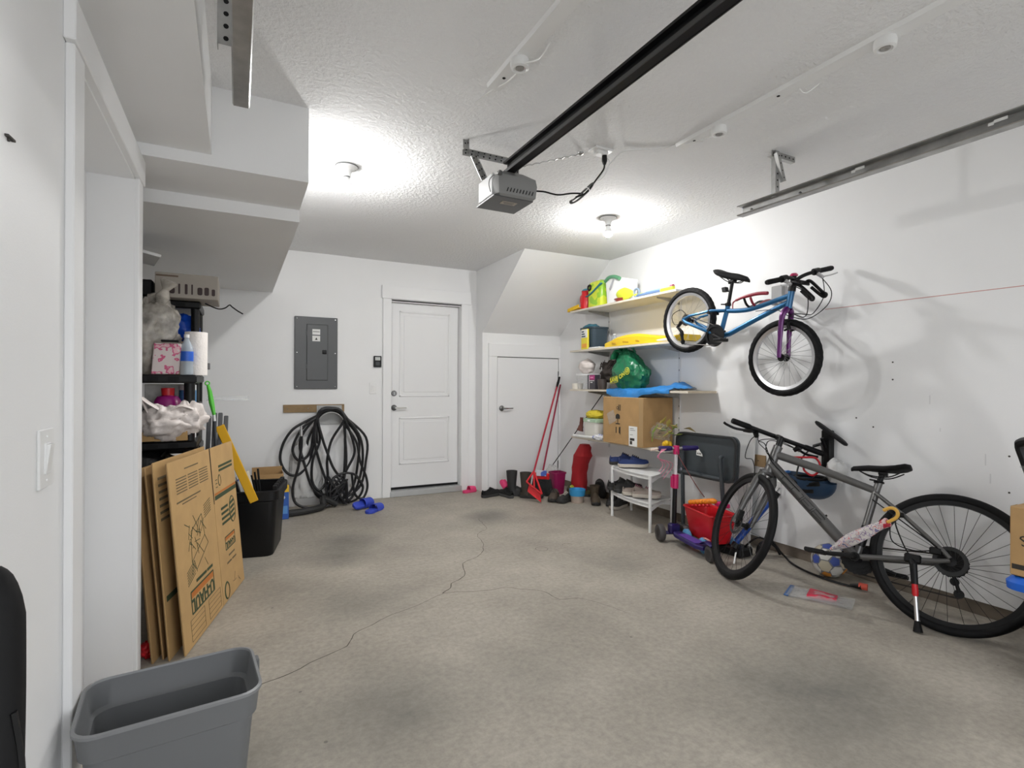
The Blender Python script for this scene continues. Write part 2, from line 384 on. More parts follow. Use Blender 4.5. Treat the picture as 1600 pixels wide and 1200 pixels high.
MB().box(1.452, 2.238, yl-.002, yl+.03, .06, .085).build('door_sweep', BLACKM, d1)
struct('trim_1', MB().box(1.357, 1.447, YB-.02, YB, 0, 2.104, .003), TRIMM)
struct('trim_2', MB().box(2.243, 2.333, YB-.02, YB, 0, 2.104, .003), TRIMM)
struct('trim_3', MB().box(1.345, 2.36, YB-.026, YB, 2.104, 2.243, .003), TRIMM)
struct('door_jamb', MB().box(1.432, 1.447, YB, 5.72, 0, 2.095).box(2.241, 2.256, YB, 5.72, 0, 2.095).box(1.44, 2.25, YB, 5.72, 2.08, 2.098), TRIMM)
struct('door_sill', MB().box(1.44, 2.25, YB-.03, 5.72, 0, .06, .004), mat('sill_aluminium', (.55, .56, .56), .4, .5))
# door_2: small closet door
yc = 5.40
d2 = struct('door_2', MB().box(2.612, 3.425, yc-.012, yc-.001, .012, 1.508, .002), DOORM)
lever(d2, 2.665, yc-.012, .93, 1)
MB().box(3.418, 3.428, yc-.02, yc-.008, 1.27, 1.36).build('hinge', GUN, d2); MB().box(3.418, 3.428, yc-.02, yc-.008, .2, .29).build('hinge', GUN, d2)
MB().box(2.604, 3.433, yc-.004, yc-.0005, 0, 1.517).build('door_gap', mat('gap_grey', (.16, .16, .16), .9), d2)
struct('trim_4', MB().box(2.503, 2.607, yc-.02, yc, 0, 1.517, .003), TRIMM)
struct('trim_5', MB().box(2.50, 3.45, yc-.025, yc, 1.517, 1.665, .003), TRIMM)
struct('trim_6', MB().box(3.431, 3.452, yc-.02, yc, 0, 1.517, .003), TRIMM)
# door_3: side door in the left wall, deep jamb
struct('door_3', MB().box(-.56, -.525, 1.72, 2.60, .01, 2.02, .002), DOORM)
j3 = MB().box(-.53, XL+.004, 1.705, 1.725, 0, 2.04).box(-.53, XL+.004, 2.595, 2.615, 0, 2.04).box(-.53, XL+.004, 1.71, 2.61, 2.022, 2.042)
struct('door_jamb.001', j3, TRIMM)
struct('trim_9', MB().box(XL, XL+.02, 1.64, 1.735, 0, 2.03, .003), TRIMM)
struct('trim_10', MB().box(XL, XL+.02, 2.60, 2.69, 0, 2.03, .003), TRIMM)
struct('trim_11', MB().box(XL, XL+.026, 1.62, 2.71, 2.03, 2.135, .003), TRIMM)

# ------------------------------------------------------------------ ceiling fittings
def bulb_light(loc, label):
    t = thing('ceiling_lamp', label, 'lamp', loc, 0, 'bare bulb lampholders on the ceiling')
    MB().lathe([(0, 0), (.062, 0), (.064, -.006), (.058, -.014), (.04, -.02), (.028, -.032), (.024, -.05), (.023, -.062), (0, -.062)], n=28).build('lampholder', WHITE, t, local=True)
    MB().lathe([(.0645, -.001), (.067, -.003), (.0645, -.005)], n=28).build('rim_ring', DGREY, t, local=True)
    for s in (-1, 1): MB().lathe([(0, -.021), (.004, -.02), (.004, -.015)], (s*.048, 0, .002), n=8).build('screw', STEEL, t, local=True)
    MB().lathe([(.0215, -.062), (.0225, -.064), (.0215, -.068), (0, -.068)], n=20).build('socket_ring', GUN, t, local=True)
    MB().lathe([(.017, -.066), (.017, -.080), (.022, -.092), (.0305, -.106), (.0345, -.113), (.0365, -.1165), (.036, -.1185), (0, -.1185)], n=24).build('bulb_neck', WHITE, t, local=True)  # lip shaped wider than the globe to shield the ceiling from the glow
    b = MB().lathe([(.0325, -.1186), (.0325, -.122), (.0295, -.136), (.02, -.147), (.008, -.151), (0, -.1515)], n=24).build('bulb', EM, t, local=True, ang=80)
    return t
EM = mat('bulb_glow', (1, .995, .985), .5, emit=BULB)
bulb_light((.576, 3.261, ZC), 'glowing bare bulb in white lampholder beside the stair soffit')
bulb_light((2.55, 3.30, ZC), 'glowing bare bulb in white lampholder above the wall shelves')
# opener with its rail
OPB = mat('opener_grey', (.24, .24, .235), .4); OPD = mat('opener_dark', (.07, .07, .07), .35); LENS = mat('opener_lens', (.5, .5, .5), .4)
t = thing('garage_door_opener', 'grey garage door opener hanging from ceiling with black rail', 'opener', (1.25, 2.5, 2.15))
hx0, hx1, hy0, hy1 = 1.128, 1.372, 2.385, 2.625
R = []
for z, e in ((2.155, .012), (2.165, 0), (2.225, -.006), (2.262, .0), (2.285, .03), (2.30, .05)):
    R.append([V((x, y, z)) for x, y in ((hx0+e+.035, hy0+e), (hx1-e, hy0+e), (hx1-e, hy1-e), (hx0+e+.035, hy1-e), (hx0+.02+e, hy1-.04-e), (hx0+.02+e, hy0+.04+e))])
body = MB().loft(R).build('housing', OPB, t, ang=25)
MB().box(hx0+.012, hx0+.028, hy0+.035, hy1-.03, 2.162, 2.275, .006).build('light_lens', LENS, t)
MB().prism([(hx0+.01, hy0+.012), (hx1-.008, hy0+.012), (hx1-.008, hy1-.012), (hx0+.01, hy1-.012)], (0, 0, 2.1565), (1, 0, 0), (0, 1, 0), -.006).build('light_cover', OPD, t)
MB().box(1.215, 1.30, 2.45, 2.49, 2.1485, 2.1508).build('label_plate', mat('label_tan', (.45, .40, .33), .6), t)
for k_ in range(2): MB().box(1.222+.012*k_, 1.285, 2.457+.016*k_, 2.464+.016*k_, 2.148, 2.1486).build('label_print', OPD, t)
for i in range(9):
    x = 1.205+i*.018; MB().bar((x, hy0-.002, 2.178), (x+.007, hy0-.002, 2.197), .004, .006, upv=(0, 1, 0)).build('vent_slot', BLACKM, body)
MB().lathe([(0, 0), (.014, 0), (.013, .012), (.008, .018), (0, .019)], (1.165, hy0+.004, 2.262), (0, -1, 0), 14).build('antenna_knob', GUN, t)
rl = MB().box(1.232, 1.268, -.7, 2.46, 2.300, 2.312).box(1.245, 1.255, -.7, 2.46, 2.312, 2.345).box(1.222, 1.278, -.7, 2.46, 2.345, 2.356)
MB().box(1.226, 1.230, -.7, 2.46, 2.298, 2.314).box(1.270, 1.274, -.7, 2.46, 2.298, 2.314).build('rail_lip', mat('rail_dark_grey', (.06, .06, .06), .35, .4), t)
rl.build('rail', BLACK, t)
def perf(p, q, w, parent, name='perforated_strap', upv=(0, 0, 1), n=None):
    """slotted angle iron: two flanges and a row of dark holes"""
    p, q = V(p), V(q); d = (q-p).normalized(); s = d.cross(V(upv)).normalized(); u = s.cross(d); mb = MB()
    mb.obox((p+q)/2, (q-p)/2, s*w/2, u*.0012).obox((p+q)/2+s*w/2-u*w*.42, (q-p)/2, s*.0012, u*w*.42)
    o = mb.build(name, STEEL, parent); L = (q-p).length; k = n or max(2, int(L/.032))
    for i in range(k):
        c = p+d*L*(i+.5)/k; hb = MB().cyl(c+u*.002, c-u*.002, w*.17, 8).cyl(c+s*(w/2+.001)-u*w*.45, c+s*(w/2-.003)-u*w*.45, w*.17, 8)
        hb.build('hole', BLACKM, o)
    return o
perf((1.05, 2.60, 2.425), (1.40, 2.60, 2.425), .028, t, upv=(0, 1, 0))
perf((1.105, 2.595, 2.42), (1.155, 2.56, 2.285), .026, t, upv=(0, 1, 0)); perf((1.36, 2.595, 2.42), (1.34, 2.56, 2.285), .026, t, upv=(0, 1, 0))
for x in (1.07, 1.385): perf((x, 2.61, 2.5), (x, 2.61, 2.425), .026, t, upv=(0, 1, 0), n=2)
MB().tube(spline([(1.135, 2.39, 2.25), (1.118, 2.40, 2.23), (1.112, 2.40, 2.20), (1.124, 2.405, 2.165)], 5), .0025, 6).build('bail_wire', GUN, t)
# hanger wire from rail to the ceiling hook
t = thing('twisted_wire', 'thin twisted wire running from opener rail up to ceiling hook', 'wire', (1.70, 2.55, 2.5))
mb = MB(); A, B = V((1.30, 2.42, 2.33)), V((1.70, 2.45, 2.492))
mb.tube([A.lerp(B, i/40)+V((math.sin(i*1.3), math.cos(i*1.3), math.sin(i*1.3+1)))*.004 for i in range(41)], .003, 5); mb.build('wire', STEEL, t)
MB().lathe([(0, 0), (.018, 0), (.016, -.008), (.006, -.014), (0, -.014)], (1.70, 2.45, ZC), n=12).build('hook_plate', STEEL, t)
# ceiling outlet, plug and cord
t = thing('ceiling_outlet', 'white power outlet box on ceiling right of the opener', 'outlet', (1.80, 2.38, ZC))
MB().box(1.72, 1.84, 2.33, 2.41, ZC-.012, ZC+.001, .004).build('cover_plate', WHITE, t)
MB().box(1.745, 1.815, 2.345, 2.395, ZC-.03, ZC-.01, .006).build('socket_block', WHITE, t)
t = thing('power_cord', 'black power cord bundled and hanging from ceiling outlet', 'cord', (1.70, 2.35, 2.3))
MB().lathe([(0, 0), (.014, 0), (.015, -.03), (.008, -.05), (0, -.05)], (1.80, 2.365, ZC-.03), n=10).build('plug', BLACK, t)
MB().tube(spline([(1.80, 2.365, ZC-.075), (1.79, 2.36, 2.39), (1.745, 2.36, 2.33), (1.70, 2.365, 2.27), (1.665, 2.37, 2.235), (1.62, 2.38, 2.215), (1.66, 2.37, 2.235), (1.61, 2.40, 2.24), (1.53, 2.42, 2.225), (1.45, 2.44, 2.235), (1.375, 2.47, 2.235)], 6), .0045, 6).build('cable', BLACK, t)
for k in range(3):
    d = .008*k; MB().tube(spline([(1.715, 2.36+d, 2.30), (1.66, 2.372+d, 2.245), (1.615, 2.385+d, 2.205), (1.60, 2.388+d, 2.197), (1.608, 2.39+d, 2.187), (1.64, 2.38+d, 2.205), (1.70, 2.37+d, 2.262), (1.72, 2.36+d, 2.295)], 5, True), .0042, 6, closed=True).build('cable_loop', mat('cord_grey', (.10, .10, .10), .5), t)
MB().torus((1.69, 2.372, 2.265), V((.6, 0, .8)).cross(V((0, 1, 0))), (0, 1, 0), .014, .003, 14, 6).build('cable_tie', WHITE, t)
one('ceiling_cable', MB().tube(spline([(1.80, 2.37, ZC-.03), (1.83, 2.36, 2.44), (1.80, 2.365, 2.36), (1.76, 2.37, 2.33), (1.82, 2.34, 2.42), (1.88, 2.32, 2.485), (1.93, 2.28, 2.494), (2.05, 2.20, 2.495), (2.10, 2.10, 2.495), (2.13, 1.97, 2.46)], 6), .003, 6), WHITE, 'thin white cable clipped to ceiling between outlet and strip fixture', 'cable')
# two fluorescent-style battens without tubes: channel, end sockets, knockout, loose wires
def batten(x, y0, y1, sock, label, wires):
    t = thing('strip_light_batten', label, 'light fixture', (x, y0, ZC), 0, 'white battens with lampholders')
    R_ = [[V((x+a, y, z)) for a, z in ((-.035, ZC+.002), (-.03, ZC-.018), (.03, ZC-.018), (.035, ZC+.002))] for y in (y0, y1)]
    MB().loft(R_).build('channel', WHITE, t, ang=20)
    for y in sock:
        s = MB().lathe([(0, -.018), (.036, -.018), (.038, -.03), (.036, -.052), (.026, -.056), (.022, -.05), (0, -.048)], (x, y, ZC), n=22).build('lampholder', WHITE, t)
        MB().lathe([(0, -.049), (.017, -.049), (.017, -.054), (.012, -.056), (0, -.052)], (x, y, ZC), n=14).build('socket_contact', mat('socket_grey', (.35, .34, .32), .5), s)
    MB().cyl((x, y1-.1, ZC-.0175), (x, y1-.1, ZC-.0195), .007, 10).build('knockout', BLACKM, t)
    if len(sock) > 1: MB().cyl((x, (y0+y1)/2+.05, ZC-.0175), (x, (y0+y1)/2+.05, ZC-.0195), .007, 10).build('knockout', BLACKM, t)
    for w in wires: MB().tube(spline(w, 6), .0028, 5).build('loose_wire', WHITE, t)
batten(2.12, .85, 2.12, (1.86, 1.10), 'white ceiling batten with round lampholders near the right wall', [[(2.12, 1.90, 2.46), (2.115, 2.0, 2.47), (2.10, 2.12, 2.49)], [(2.14, 1.45, 2.478), (2.17, 1.44, 2.462), (2.2, 1.40, 2.49)]])
batten(.985, .85, 2.08, (1.84,), 'white ceiling batten with round lampholder left of the opener rail', [[(.99, 1.88, 2.45), (1.0, 1.98, 2.47), (.985, 2.10, 2.49), (.96, 2.22, 2.488)], [(.99, 1.80, 2.45), (1.03, 1.76, 2.46), (1.04, 1.70, 2.49)]])
# door tracks
def track(x, y0, y1, z, side, label):
    t = thing('door_track', label, 'track', (x, y1, z), 0)
    pr = [(-.03, -.022), (-.026, -.026), (.022, -.026), (.026, -.02), (.026, .02), (.022, .026), (-.026, .026), (-.03, .022), (-.027, .020), (-.024, .0225), (.019, .0225), (.0225, .018), (.0225, -.018), (.019, -.0225), (-.024, -.0225), (-.027, -.020)]
    MB().loft([[V((x+side*a*1.0, y, z+b*1.15)) for a, b in pr] for y in (y0, y1)]).build('rail', STEEL, t, ang=30)
    for k, y in enumerate((y1-.06, y1-.36)): MB().lathe([(0, 0), (.008, 0), (.008, .004), (0, .006)], (x+side*.0225, y, z), (-side, 0, 0), 8).build('bolt', GUN, t)
    return t
t = track(2.63, -.6, 2.15, 2.225, 1, 'long galvanised door track hanging along the right wall')
for k, y in enumerate((1.50, .98)):
    MB().prism([(0, 0), (.018, 0), (.018, .006), (.06, .006), (.06, .018), (.018, .018), (.018, .012), (0, .012)], (2.6065, y, 2.218), (0, -1, 0), (0, 0, 1), .001).build('bright_slot', mat('slot_bright', (.7, .7, .68), .5), t)
perf((2.645, 1.92, 2.5), (2.645, 1.92, 2.245), .03, t, upv=(0, -1, 0), n=7)
perf((2.61, 1.93, 2.485), (2.81, 1.93, 2.485), .03, t, upv=(0, -1, 0))
perf((2.625, 1.90, 2.48), (2.68, 1.90, 2.33), .022, t, upv=(0, -1, 0), n=4)
t = track(0.006, -.6, 2.14, 2.225, -1, 'galvanised door track end hanging in front of the stair soffit')
perf((-.035, 1.84, 2.5), (-.035, 1.84, 2.235), .045, t, upv=(0, -1, 0), n=7)

# ------------------------------------------------------------------ back wall
YW = YB-.012
PANEL = mat('panel_grey', (.095, .098, .10), .45, .2)
t = thing('breaker_panel', 'dark grey electrical breaker panel on back wall', 'breaker panel', (.694, YW, 1.15))
MB().box(.492, .896, YW-.022, YW, 1.149, 1.861, .004).build('cover', PANEL, t)
dr = MB().box(.605, .80, YW-.029, YW-.02, 1.235, 1.785, .003).build('panel_door', PANEL, t)
MB().box(.603, .802, YW-.0235, YW-.0215, 1.233, 1.787).build('door_gap', BLACKM, t)
MB().box(.748, .79, YW-.033, YW-.028, 1.495, 1.535, .004).cyl((.769, YW-.033, 1.515), (.769, YW-.037, 1.515), .008, 10).build('latch', BLACK, dr)
for z, n in ((1.715, 'MAIN'), (1.65, '')):
    l = MB().box(.655, .728, YW-.030, YW-.0285, z-.03, z+.025).build('warning_label', PAPER, dr)
    MB().box(.66, .722, YW-.0305, YW-.0298, z-.004, z+.004).build('print', mat('print_grey', (.25, .25, .25), .8), dr) if n else MB().prism([(-.012, -.012), (.012, -.012), (0, .012)], (.692, YW-.0299, z-.004), (1, 0, 0), (0, 0, 1), .0005).build('print', PRINTK, dr)
for x in (.515, .873):
    for z in (1.172, 1.505, 1.84): MB().lathe([(0, 0), (.007, 0), (.005, .004), (0, .005)], (x, YW-.022, z), (0, -1, 0), 8).build('screw', CHROME, t)
for z in (1.37, 1.70): MB().box(.599, .606, YW-.031, YW-.021, z-.02, z+.02).build('hinge', PANEL, t)
# wall control and rocker switch
t = thing('opener_control', 'small black opener control pad beside the entry door', 'control pad', (1.31, YB, 1.43))
MB().box(1.262, 1.342, YB-.022, YB, 1.376, 1.494, .005).build('case', BLACK, t)
MB().box(1.275, 1.329, YB-.024, YB-.021, 1.447, 1.482, .002).build('display', mat('display_pale', (.55, .57, .55), .3), t)
MB().box(1.28, 1.324, YB-.026, YB-.021, 1.392, 1.432, .003).build('push_bar', DGREY, t)
def switch(o, u, n_, label, w=.075, h=.118):
    o, u, n_ = V(o), V(u), V(n_); t = thing('light_switch', label, 'switch', o)
    MB().obox(o+n_*.003, u*w/2, V((0, 0, h/2)), n_*.003, .002).build('wall_plate', WHITE, t)
    MB().obox(o+n_*.007, u*.018, V((0, 0, .034)), n_*.002, .001).build('rocker_frame', TRIMM, t)
    MB().prism([(-.03, 0), (.03, 0), (.03, .010), (-.03, .003)], o+n_*.006-u*.0145, (0, 0, 1), n_, .029 if u.cross(V((0,0,1))).dot(n_) < 0 else .029).build('rocker', WHITE, t)
    for s in (-1, 1): MB().lathe([(0, 0), (.003, 0), (.002, .0015), (0, .002)], o+n_*.006+V((0, 0, s*.048)), n_, 8).build('screw', TRIMM, t)
    return t
switch((1.26, YB, 1.155), (1, 0, 0), (0, -1, 0), 'white rocker light switch on back wall beside entry door')
switch((XL, 1.497, 1.035), (0, 1, 0), (1, 0, 0), 'white rocker light switch on near left wall', .095, .128)
# hose board, hanger and hose
t = thing('hose_board', 'brown fibreboard strip screwed to back wall above the hose', 'board', (.68, YW, .96))
MB().box(.395, .965, YW-.016, YW, .918, .995, .002).build('strip', BOARD, t)
for x in (.43, .62, .90): MB().lathe([(0, 0), (.006, 0), (.004, .003), (0, .004)], (x, YW-.016, .956), (0, -1, 0), 8).build('screw', CHROME, t)
HG = mat('hanger_grey', (.46, .46, .45), .45)
t = thing('hose_hanger', 'grey metal hose hanger arch mounted on the brown board', 'hose hanger', (.82, YW, .9))
MB().box(.715, .935, YW-.024, YW-.016, .925, .985, .004).build('back_plate', HG, t)
pts = [(.82+.125*math.cos(a), .80+.125*math.sin(a)) for a in [PI*.08+PI*.84*i/14 for i in range(15)]]
mb = MB(); mb.loft([[V((x, YW-.02, z)), V((x, YW-.14, z)), V((x, YW-.14, z-.008)), V((x, YW-.02, z-.008))] for x, z in pts]); mb.build('saddle', HG, t)
MB().prism([(.70, .80), (.94, .80), (.94, .985), (.70, .985)], (0, YW-.016, 0), (1, 0, 0), (0, 0, 1), .004).build('web', HG, t)
for x in (.745, .905): MB().cyl((x, YW-.024, .955), (x, YW-.028, .955), .008, 8).build('screw', BLACKM, t)
HOSE = mat('hose_black', (.014, .014, .016), .42)
t = thing('garden_hose', 'long black garden hose looped over the wall hanger', 'hose', (.8, 5.4, 0))
rnd = random.Random(3)
def loop(w0, w1, top, bot, y, sk=0, n=9):
    """one hanging turn of the hose: over the saddle, down both sides, round the bottom"""
    xc = .82; P = []
    A = [(xc-w0, top-.09), (xc-w0*.55, top-.015), (xc, top), (xc+w0*.55, top-.015), (xc+w0, top-.09), (xc+w1*1.05+sk, top-.30), (xc+w1+sk*1.3, (top+bot)/2-.1), (xc+w1*.75+sk, bot+.10), (xc+sk, bot), (xc-w1*.75+sk, bot+.10), (xc-w1+sk*.6, (top+bot)/2-.1), (xc-w1*1.0, top-.30)]
    for x, z in A: P.append((x+rnd.uniform(-.012, .012), y+rnd.uniform(-.012, .012), z+rnd.uniform(-.01, .01)))
    return spline(P, 6, True)
for k, (w0, w1, top, bot, y, sk) in enumerate(((.115, .13, .935, .02, 5.50, .02), (.125, .22, .945, .03, 5.47, .03), (.13, .17, .94, .10, 5.455, -.03), (.135, .27, .955, .06, 5.44, .06), (.12, .10, .95, .16, 5.43, -.10), (.13, .15, .965, .02, 5.42, .12), (.125, .09, .96, .28, 5.41, .10))):
    MB().tube(loop(w0, w1, top, bot, y, sk), .0125, 8, closed=True).build('coil', HOSE, t)
MB().tube(spline([(.72, 5.45, .90), (.60, 5.46, .84), (.47, 5.45, .76), (.385, 5.45, .62), (.365, 5.45, .47), (.43, 5.45, .345), (.53, 5.45, .33), (.62, 5.45, .44), (.66, 5.45, .62), (.68, 5.44, .80)], 8), .0125, 8).build('side_coil', HOSE, t)
MB().tube(spline([(.70, 5.42, .88), (.58, 5.42, .80), (.50, 5.42, .68), (.47, 5.42, .56), (.52, 5.42, .47), (.60, 5.42, .50), (.65, 5.42, .62)], 8), .0125, 8).build('side_coil', HOSE, t)
MB().tube(spline([(.545, 5.40, .72), (.545, 5.40, .60), (.52, 5.39, .42), (.47, 5.38, .22), (.49, 5.36, .08), (.60, 5.34, .02), (.72, 5.33, .018), (.80, 5.34, .03)], 8), .0125, 8).build('loose_end', HOSE, t)
MB().cyl((.545, 5.40, .70), (.545, 5.40, .755), .016, 12).cyl((.545, 5.40, .755), (.545, 5.40, .80), .011, 12).build('coupling', CHROME, t)
P = [(.78+.10*math.sin(i*1.9)+rnd.uniform(-.05, .05)+.10, 5.37+.03*math.cos(i*1.3), .16+.14*math.sin(i*2.7+.4)) for i in range(26)]
MB().tube(spline(P, 6), .0105, 7).build('tangle', HOSE, t)
P = [(.95+.17*math.cos(i*.9), 5.40+.03*math.sin(i*1.7), .17+.15*math.sin(i*.9)) for i in range(9)]
MB().tube(spline(P, 8), .0115, 7).build('tangle', HOSE, t)
MB().tube(spline([(.95, 5.43, .80), (1.06, 5.42, .62), (1.10, 5.42, .42), (1.16, 5.42, .26), (1.17, 5.42, .14), (1.12, 5.41, .05), (1.05, 5.42, .10), (1.02, 5.43, .3)], 7), .012, 8).build('right_coil', HOSE, t)
MB().tube(spline([(.86, 5.35, .03), (.74, 5.33, .10), (.72, 5.27, .04), (.58, 5.18, .034), (.40, 5.14, .034), (.22, 5.14, .034), (.05, 5.2, .034)], 8), .031, 10).build('thick_hose', mat('thick_hose_black', (.02, .02, .02), .6), t)
one('plastic_sheet', MB().blob((.60, 5.49, .34), .15, .045, .33, 5, .3, 2.0), mat('bag_white_film', (.62, .62, .61), .3), 'crumpled white plastic sheet against wall behind the hose', 'plastic sheet')
# blue slides, pink slippers
def slide(name, label, loc, rz, L, col, group, strap=True, tilt=0):
    t = thing(name, label, 'slipper', loc, rz, group); W = L*.19
    ts = [0, .05, .15, .3, .5, .7, .85, .95, 1]; ws = [.35, .7, .92, .88, .85, 1.0, .98, .7, .35]
    ring = [(w*W, (a-.5)*L) for a, w in zip(ts, ws)]; poly = ring + [(-x, y) for x, y in ring[::-1]]
    MB().loft([[V((x*s, y*s2, z)) for x, y in poly] for z, s, s2 in ((0, .94, .97), (.008, 1, 1), (.022, 1, 1), (.027, .93, .97))]).build('sole', col, t, local=True)
    if strap:
        R_ = []
        for i in range(13):
            a = PI*i/12; x = math.cos(a)*W*1.03; z = .012+math.sin(a)**.8*.062
            R_.append([V((x*1, y0, z+dz)) for y0, dz in ((-.02*L/.26, .0), (.10*L/.26, -.012*math.sin(a)), (.10*L/.26, -.018*math.sin(a)-.001), (-.02*L/.26, -.006))])
        MB().loft(R_).build('strap', col, t, local=True)
    return t
BSL = mat('slide_blue', (.035, .07, .52), .6)
slide('slipper', 'blue slide sandal tilted against its mate by the hose', (1.08, 5.19, .03), -1.0, .25, BSL, 'blue slides').rotation_euler = (.0, .55, -1.0)
slide('slipper', 'blue slide sandal lying flat in front of its mate', (1.155, 5.03, 0), -.75, .25, BSL, 'blue slides')
PSL = mat('slipper_pink', (.80, .06, .20), .8, bump=.3, bscale=150)
slide('slipper', 'small pink slipper beside the entry door trim', (2.30, 5.44, 0), -1.3, .18, PSL, 'pink slippers')
slide('slipper', 'small pink slipper half hidden behind the black clogs', (2.60, 5.18, 0), .4, .18, PSL, 'pink slippers').rotation_euler = (.9, 0, .4)
bpy.data.objects['slipper.003'].location.z = .07

# ------------------------------------------------------------------ left recess: shelving and its load
def shelf_unit(name, label, x0, x1, y0, y1, tiers, ztop, pr=.024):
    t = thing(name, label, 'shelving', ((x0+x1)/2, (y0+y1)/2, 0))
    for z in tiers:
        o = MB().box(x0, x1, y0, y1, z-.045, z, .008).build('shelf', BLACK, t)
        mb = MB()
        for k in range(9): mb.box(x0+.04+(x1-x0-.08)*k/9, x0+.04+(x1-x0-.08)*(k+.55)/9, y0-.0015, y0+.002, z-.034, z-.012)
        mb.build('rib', BLACKM, o)
    for x in (x0+pr*1.3, x1-pr*1.3):
        for y in (y0+pr*1.3, y1-pr*1.3): MB().cyl((x, y, 0), (x, y, ztop), pr, 14).build('post', BLACK, t)
    return t
shelf_unit('shelving_unit', 'low black plastic shelving unit behind the flattened boxes', -1.1, -.195, 3.33, 3.70, (.28, .89, 1.245), 1.245, .027)
shelf_unit('shelving_unit', 'tall black plastic shelving unit at back of the recess', -1.1, -.20, 3.76, 4.14, (.35, .82, 1.25, 1.70), 1.70)
# on the tall unit
t = thing('appliance_box', 'cream carton printed with dark appliance silhouettes on tallest shelf', 'box', (-.27, 3.72, 1.70))
BXC = mat('carton_cream', (.40, .36, .31), .6, var=.05); BXD = mat('carton_print', (.05, .03, .03), .6)
MB().box(-.425, -.105, 3.66, 3.98, 1.702, 1.845, .003).build('carton', BXC, t)
for x, w, z0, h in ((-.34, .026, 1.725, .035), (-.305, .010, 1.725, .06), (-.27, .014, 1.725, .06), (-.24, .008, 1.725, .06), (-.20, .026, 1.725, .045), (-.165, .024, 1.725, .048), (-.13, .018, 1.725, .04)):
    MB().prism(rrect(w, h, min(w, h)*.35), (x, 3.6595, z0+h/2), (1, 0, 0), (0, 0, 1), .001).build('silhouette', BXD, t)
MB().box(-.42, -.31, 3.6593, 3.66, 1.822, 1.832).build('printed_line', mat('print_brown', (.16, .11, .08), .7), t)
one('black_case', MB().box(-.72, -.435, 3.68, 3.98, 1.702, 1.80, .01), BLACK, 'black case beside the cream appliance carton on top shelf', 'case')
one('charger_cable', MB().tube(spline([(-.18, 3.83, 1.70), (-.11, 3.75, 1.662), (-.07, 3.74, 1.668), (-.045, 3.75, 1.69), (-.03, 3.76, 1.68), (.0, 3.78, 1.66), (.03, 3.80, 1.645)], 6), .004, 6), BLACK, 'black charging cable dangling from the tall shelf corner', 'cable')
one('ceiling_board', MB().obox((-.55, 3.55, 1.92), (.15, .02, -.03), (-.03, .14, 0), (.002, .001, .008), .002), WHITE, 'white board edge resting high in the recess above the carton', 'board')
one('blue_pack', MB().blob((-.31, 3.88, 1.545), .10, .07, .085, 11, .25, 2.5, flat=.98), mat('pack_blue', (.01, .08, .55), .3), 'shiny blue wrapped pack on tall shelf behind the bags', 'package')
one('carton', MB().box(-.60, -.235, 3.80, 4.08, 1.252, 1.455, .003), CARD2, 'brown carton under the blue pack on tall shelf', 'box')
# on the low unit, upper shelf
one('plastic_bag', MB().blob((-.43, 3.45, 1.45), .15, .11, .21, 3, .34, 2.3, 56, 36, .97), mat('bag_clear_crinkle', (.55, .51, .45), .10, alpha=.72, bump=.8, bscale=28, var=.5, vscale=16), 'big crinkled clear plastic bag knotted on top, on shelf', 'bag')
t = bpy.data.objects['plastic_bag']
MB().lathe([(.02, -.02), (.035, .03), (.016, .07), (.045, .12), (.03, .13), (.012, .10)], (-.37, 3.42, 1.64), (.35, -.1, 1), 12).build('knot', MATS['bag_clear_crinkle'], t)
FLOR = ramp_mat('floral_pink', [(0, (.72, .62, .60)), (.50, (.62, .10, .22)), (.56, (.78, .45, .5)), (.62, (.75, .66, .63))], 22, .5)
t = thing('floral_bag', 'pink floral gift bag leaning in front of the crinkled bag', 'bag', (-.33, 3.32, 1.245))
MB().obox((-.335, 3.355, 1.33), (.062, .004, 0), (0, .012, 0), (.006, .0, .082), .004).build('bag_body', FLOR, t)
MB().obox((-.32, 3.35, 1.425), (.04, 0, 0), (0, .012, 0), (0, 0, .006), .003).build('handle_fold', BLACKM, t)
def bottle(name, label, loc, h, r, body, cap, lab=None, group=None):
    t = thing(name, label, 'bottle', loc, 0, group)
    MB().lathe([(0, 0), (r*.9, 0), (r, .01*h), (r, .2*h), (r*.96, .24*h), (r, .28*h), (r, .6*h), (r*.95, .68*h), (r*.55, .82*h), (r*.36, .88*h), (r*.36, .93*h), (0, .93*h)], n=20).build('bottle_body', body, t, local=True)
    MB().lathe([(0, .92*h), (r*.42, .92*h), (r*.42, h), (0, h)], n=14).build('cap', cap, t, local=True)
    if lab: MB().lathe([(r*1.01, .34*h), (r*1.02, .35*h), (r*1.02, .57*h), (r*1.01, .58*h)], n=20).build('label_band', lab, t, local=True)
    return t
WATER = mat('bottle_clear', (.55, .62, .68), .08, alpha=.55)
bottle('water_bottle', 'clear water bottle with blue label beside the floral bag', (-.245, 3.37, 1.245), .22, .032, WATER, WHITE, BLUE)
one('paper_towel', MB().lathe([(.02, 0), (.055, 0), (.056, .24), (.02, .24), (.02, .0)], (-.205, 3.45, 1.245), n=28), mat('towel_white', (.85, .80, .76), .9, bump=.3, bscale=90), 'white paper towel roll behind the water bottle', 'paper roll')
MB().box(-.205, -.15, 3.78, 3.79, 1.285, 1.325, .003).build('clip', mat('clip_grey', (.16, .16, .16), .4, .4), bpy.data.objects['shelving_unit.001'])
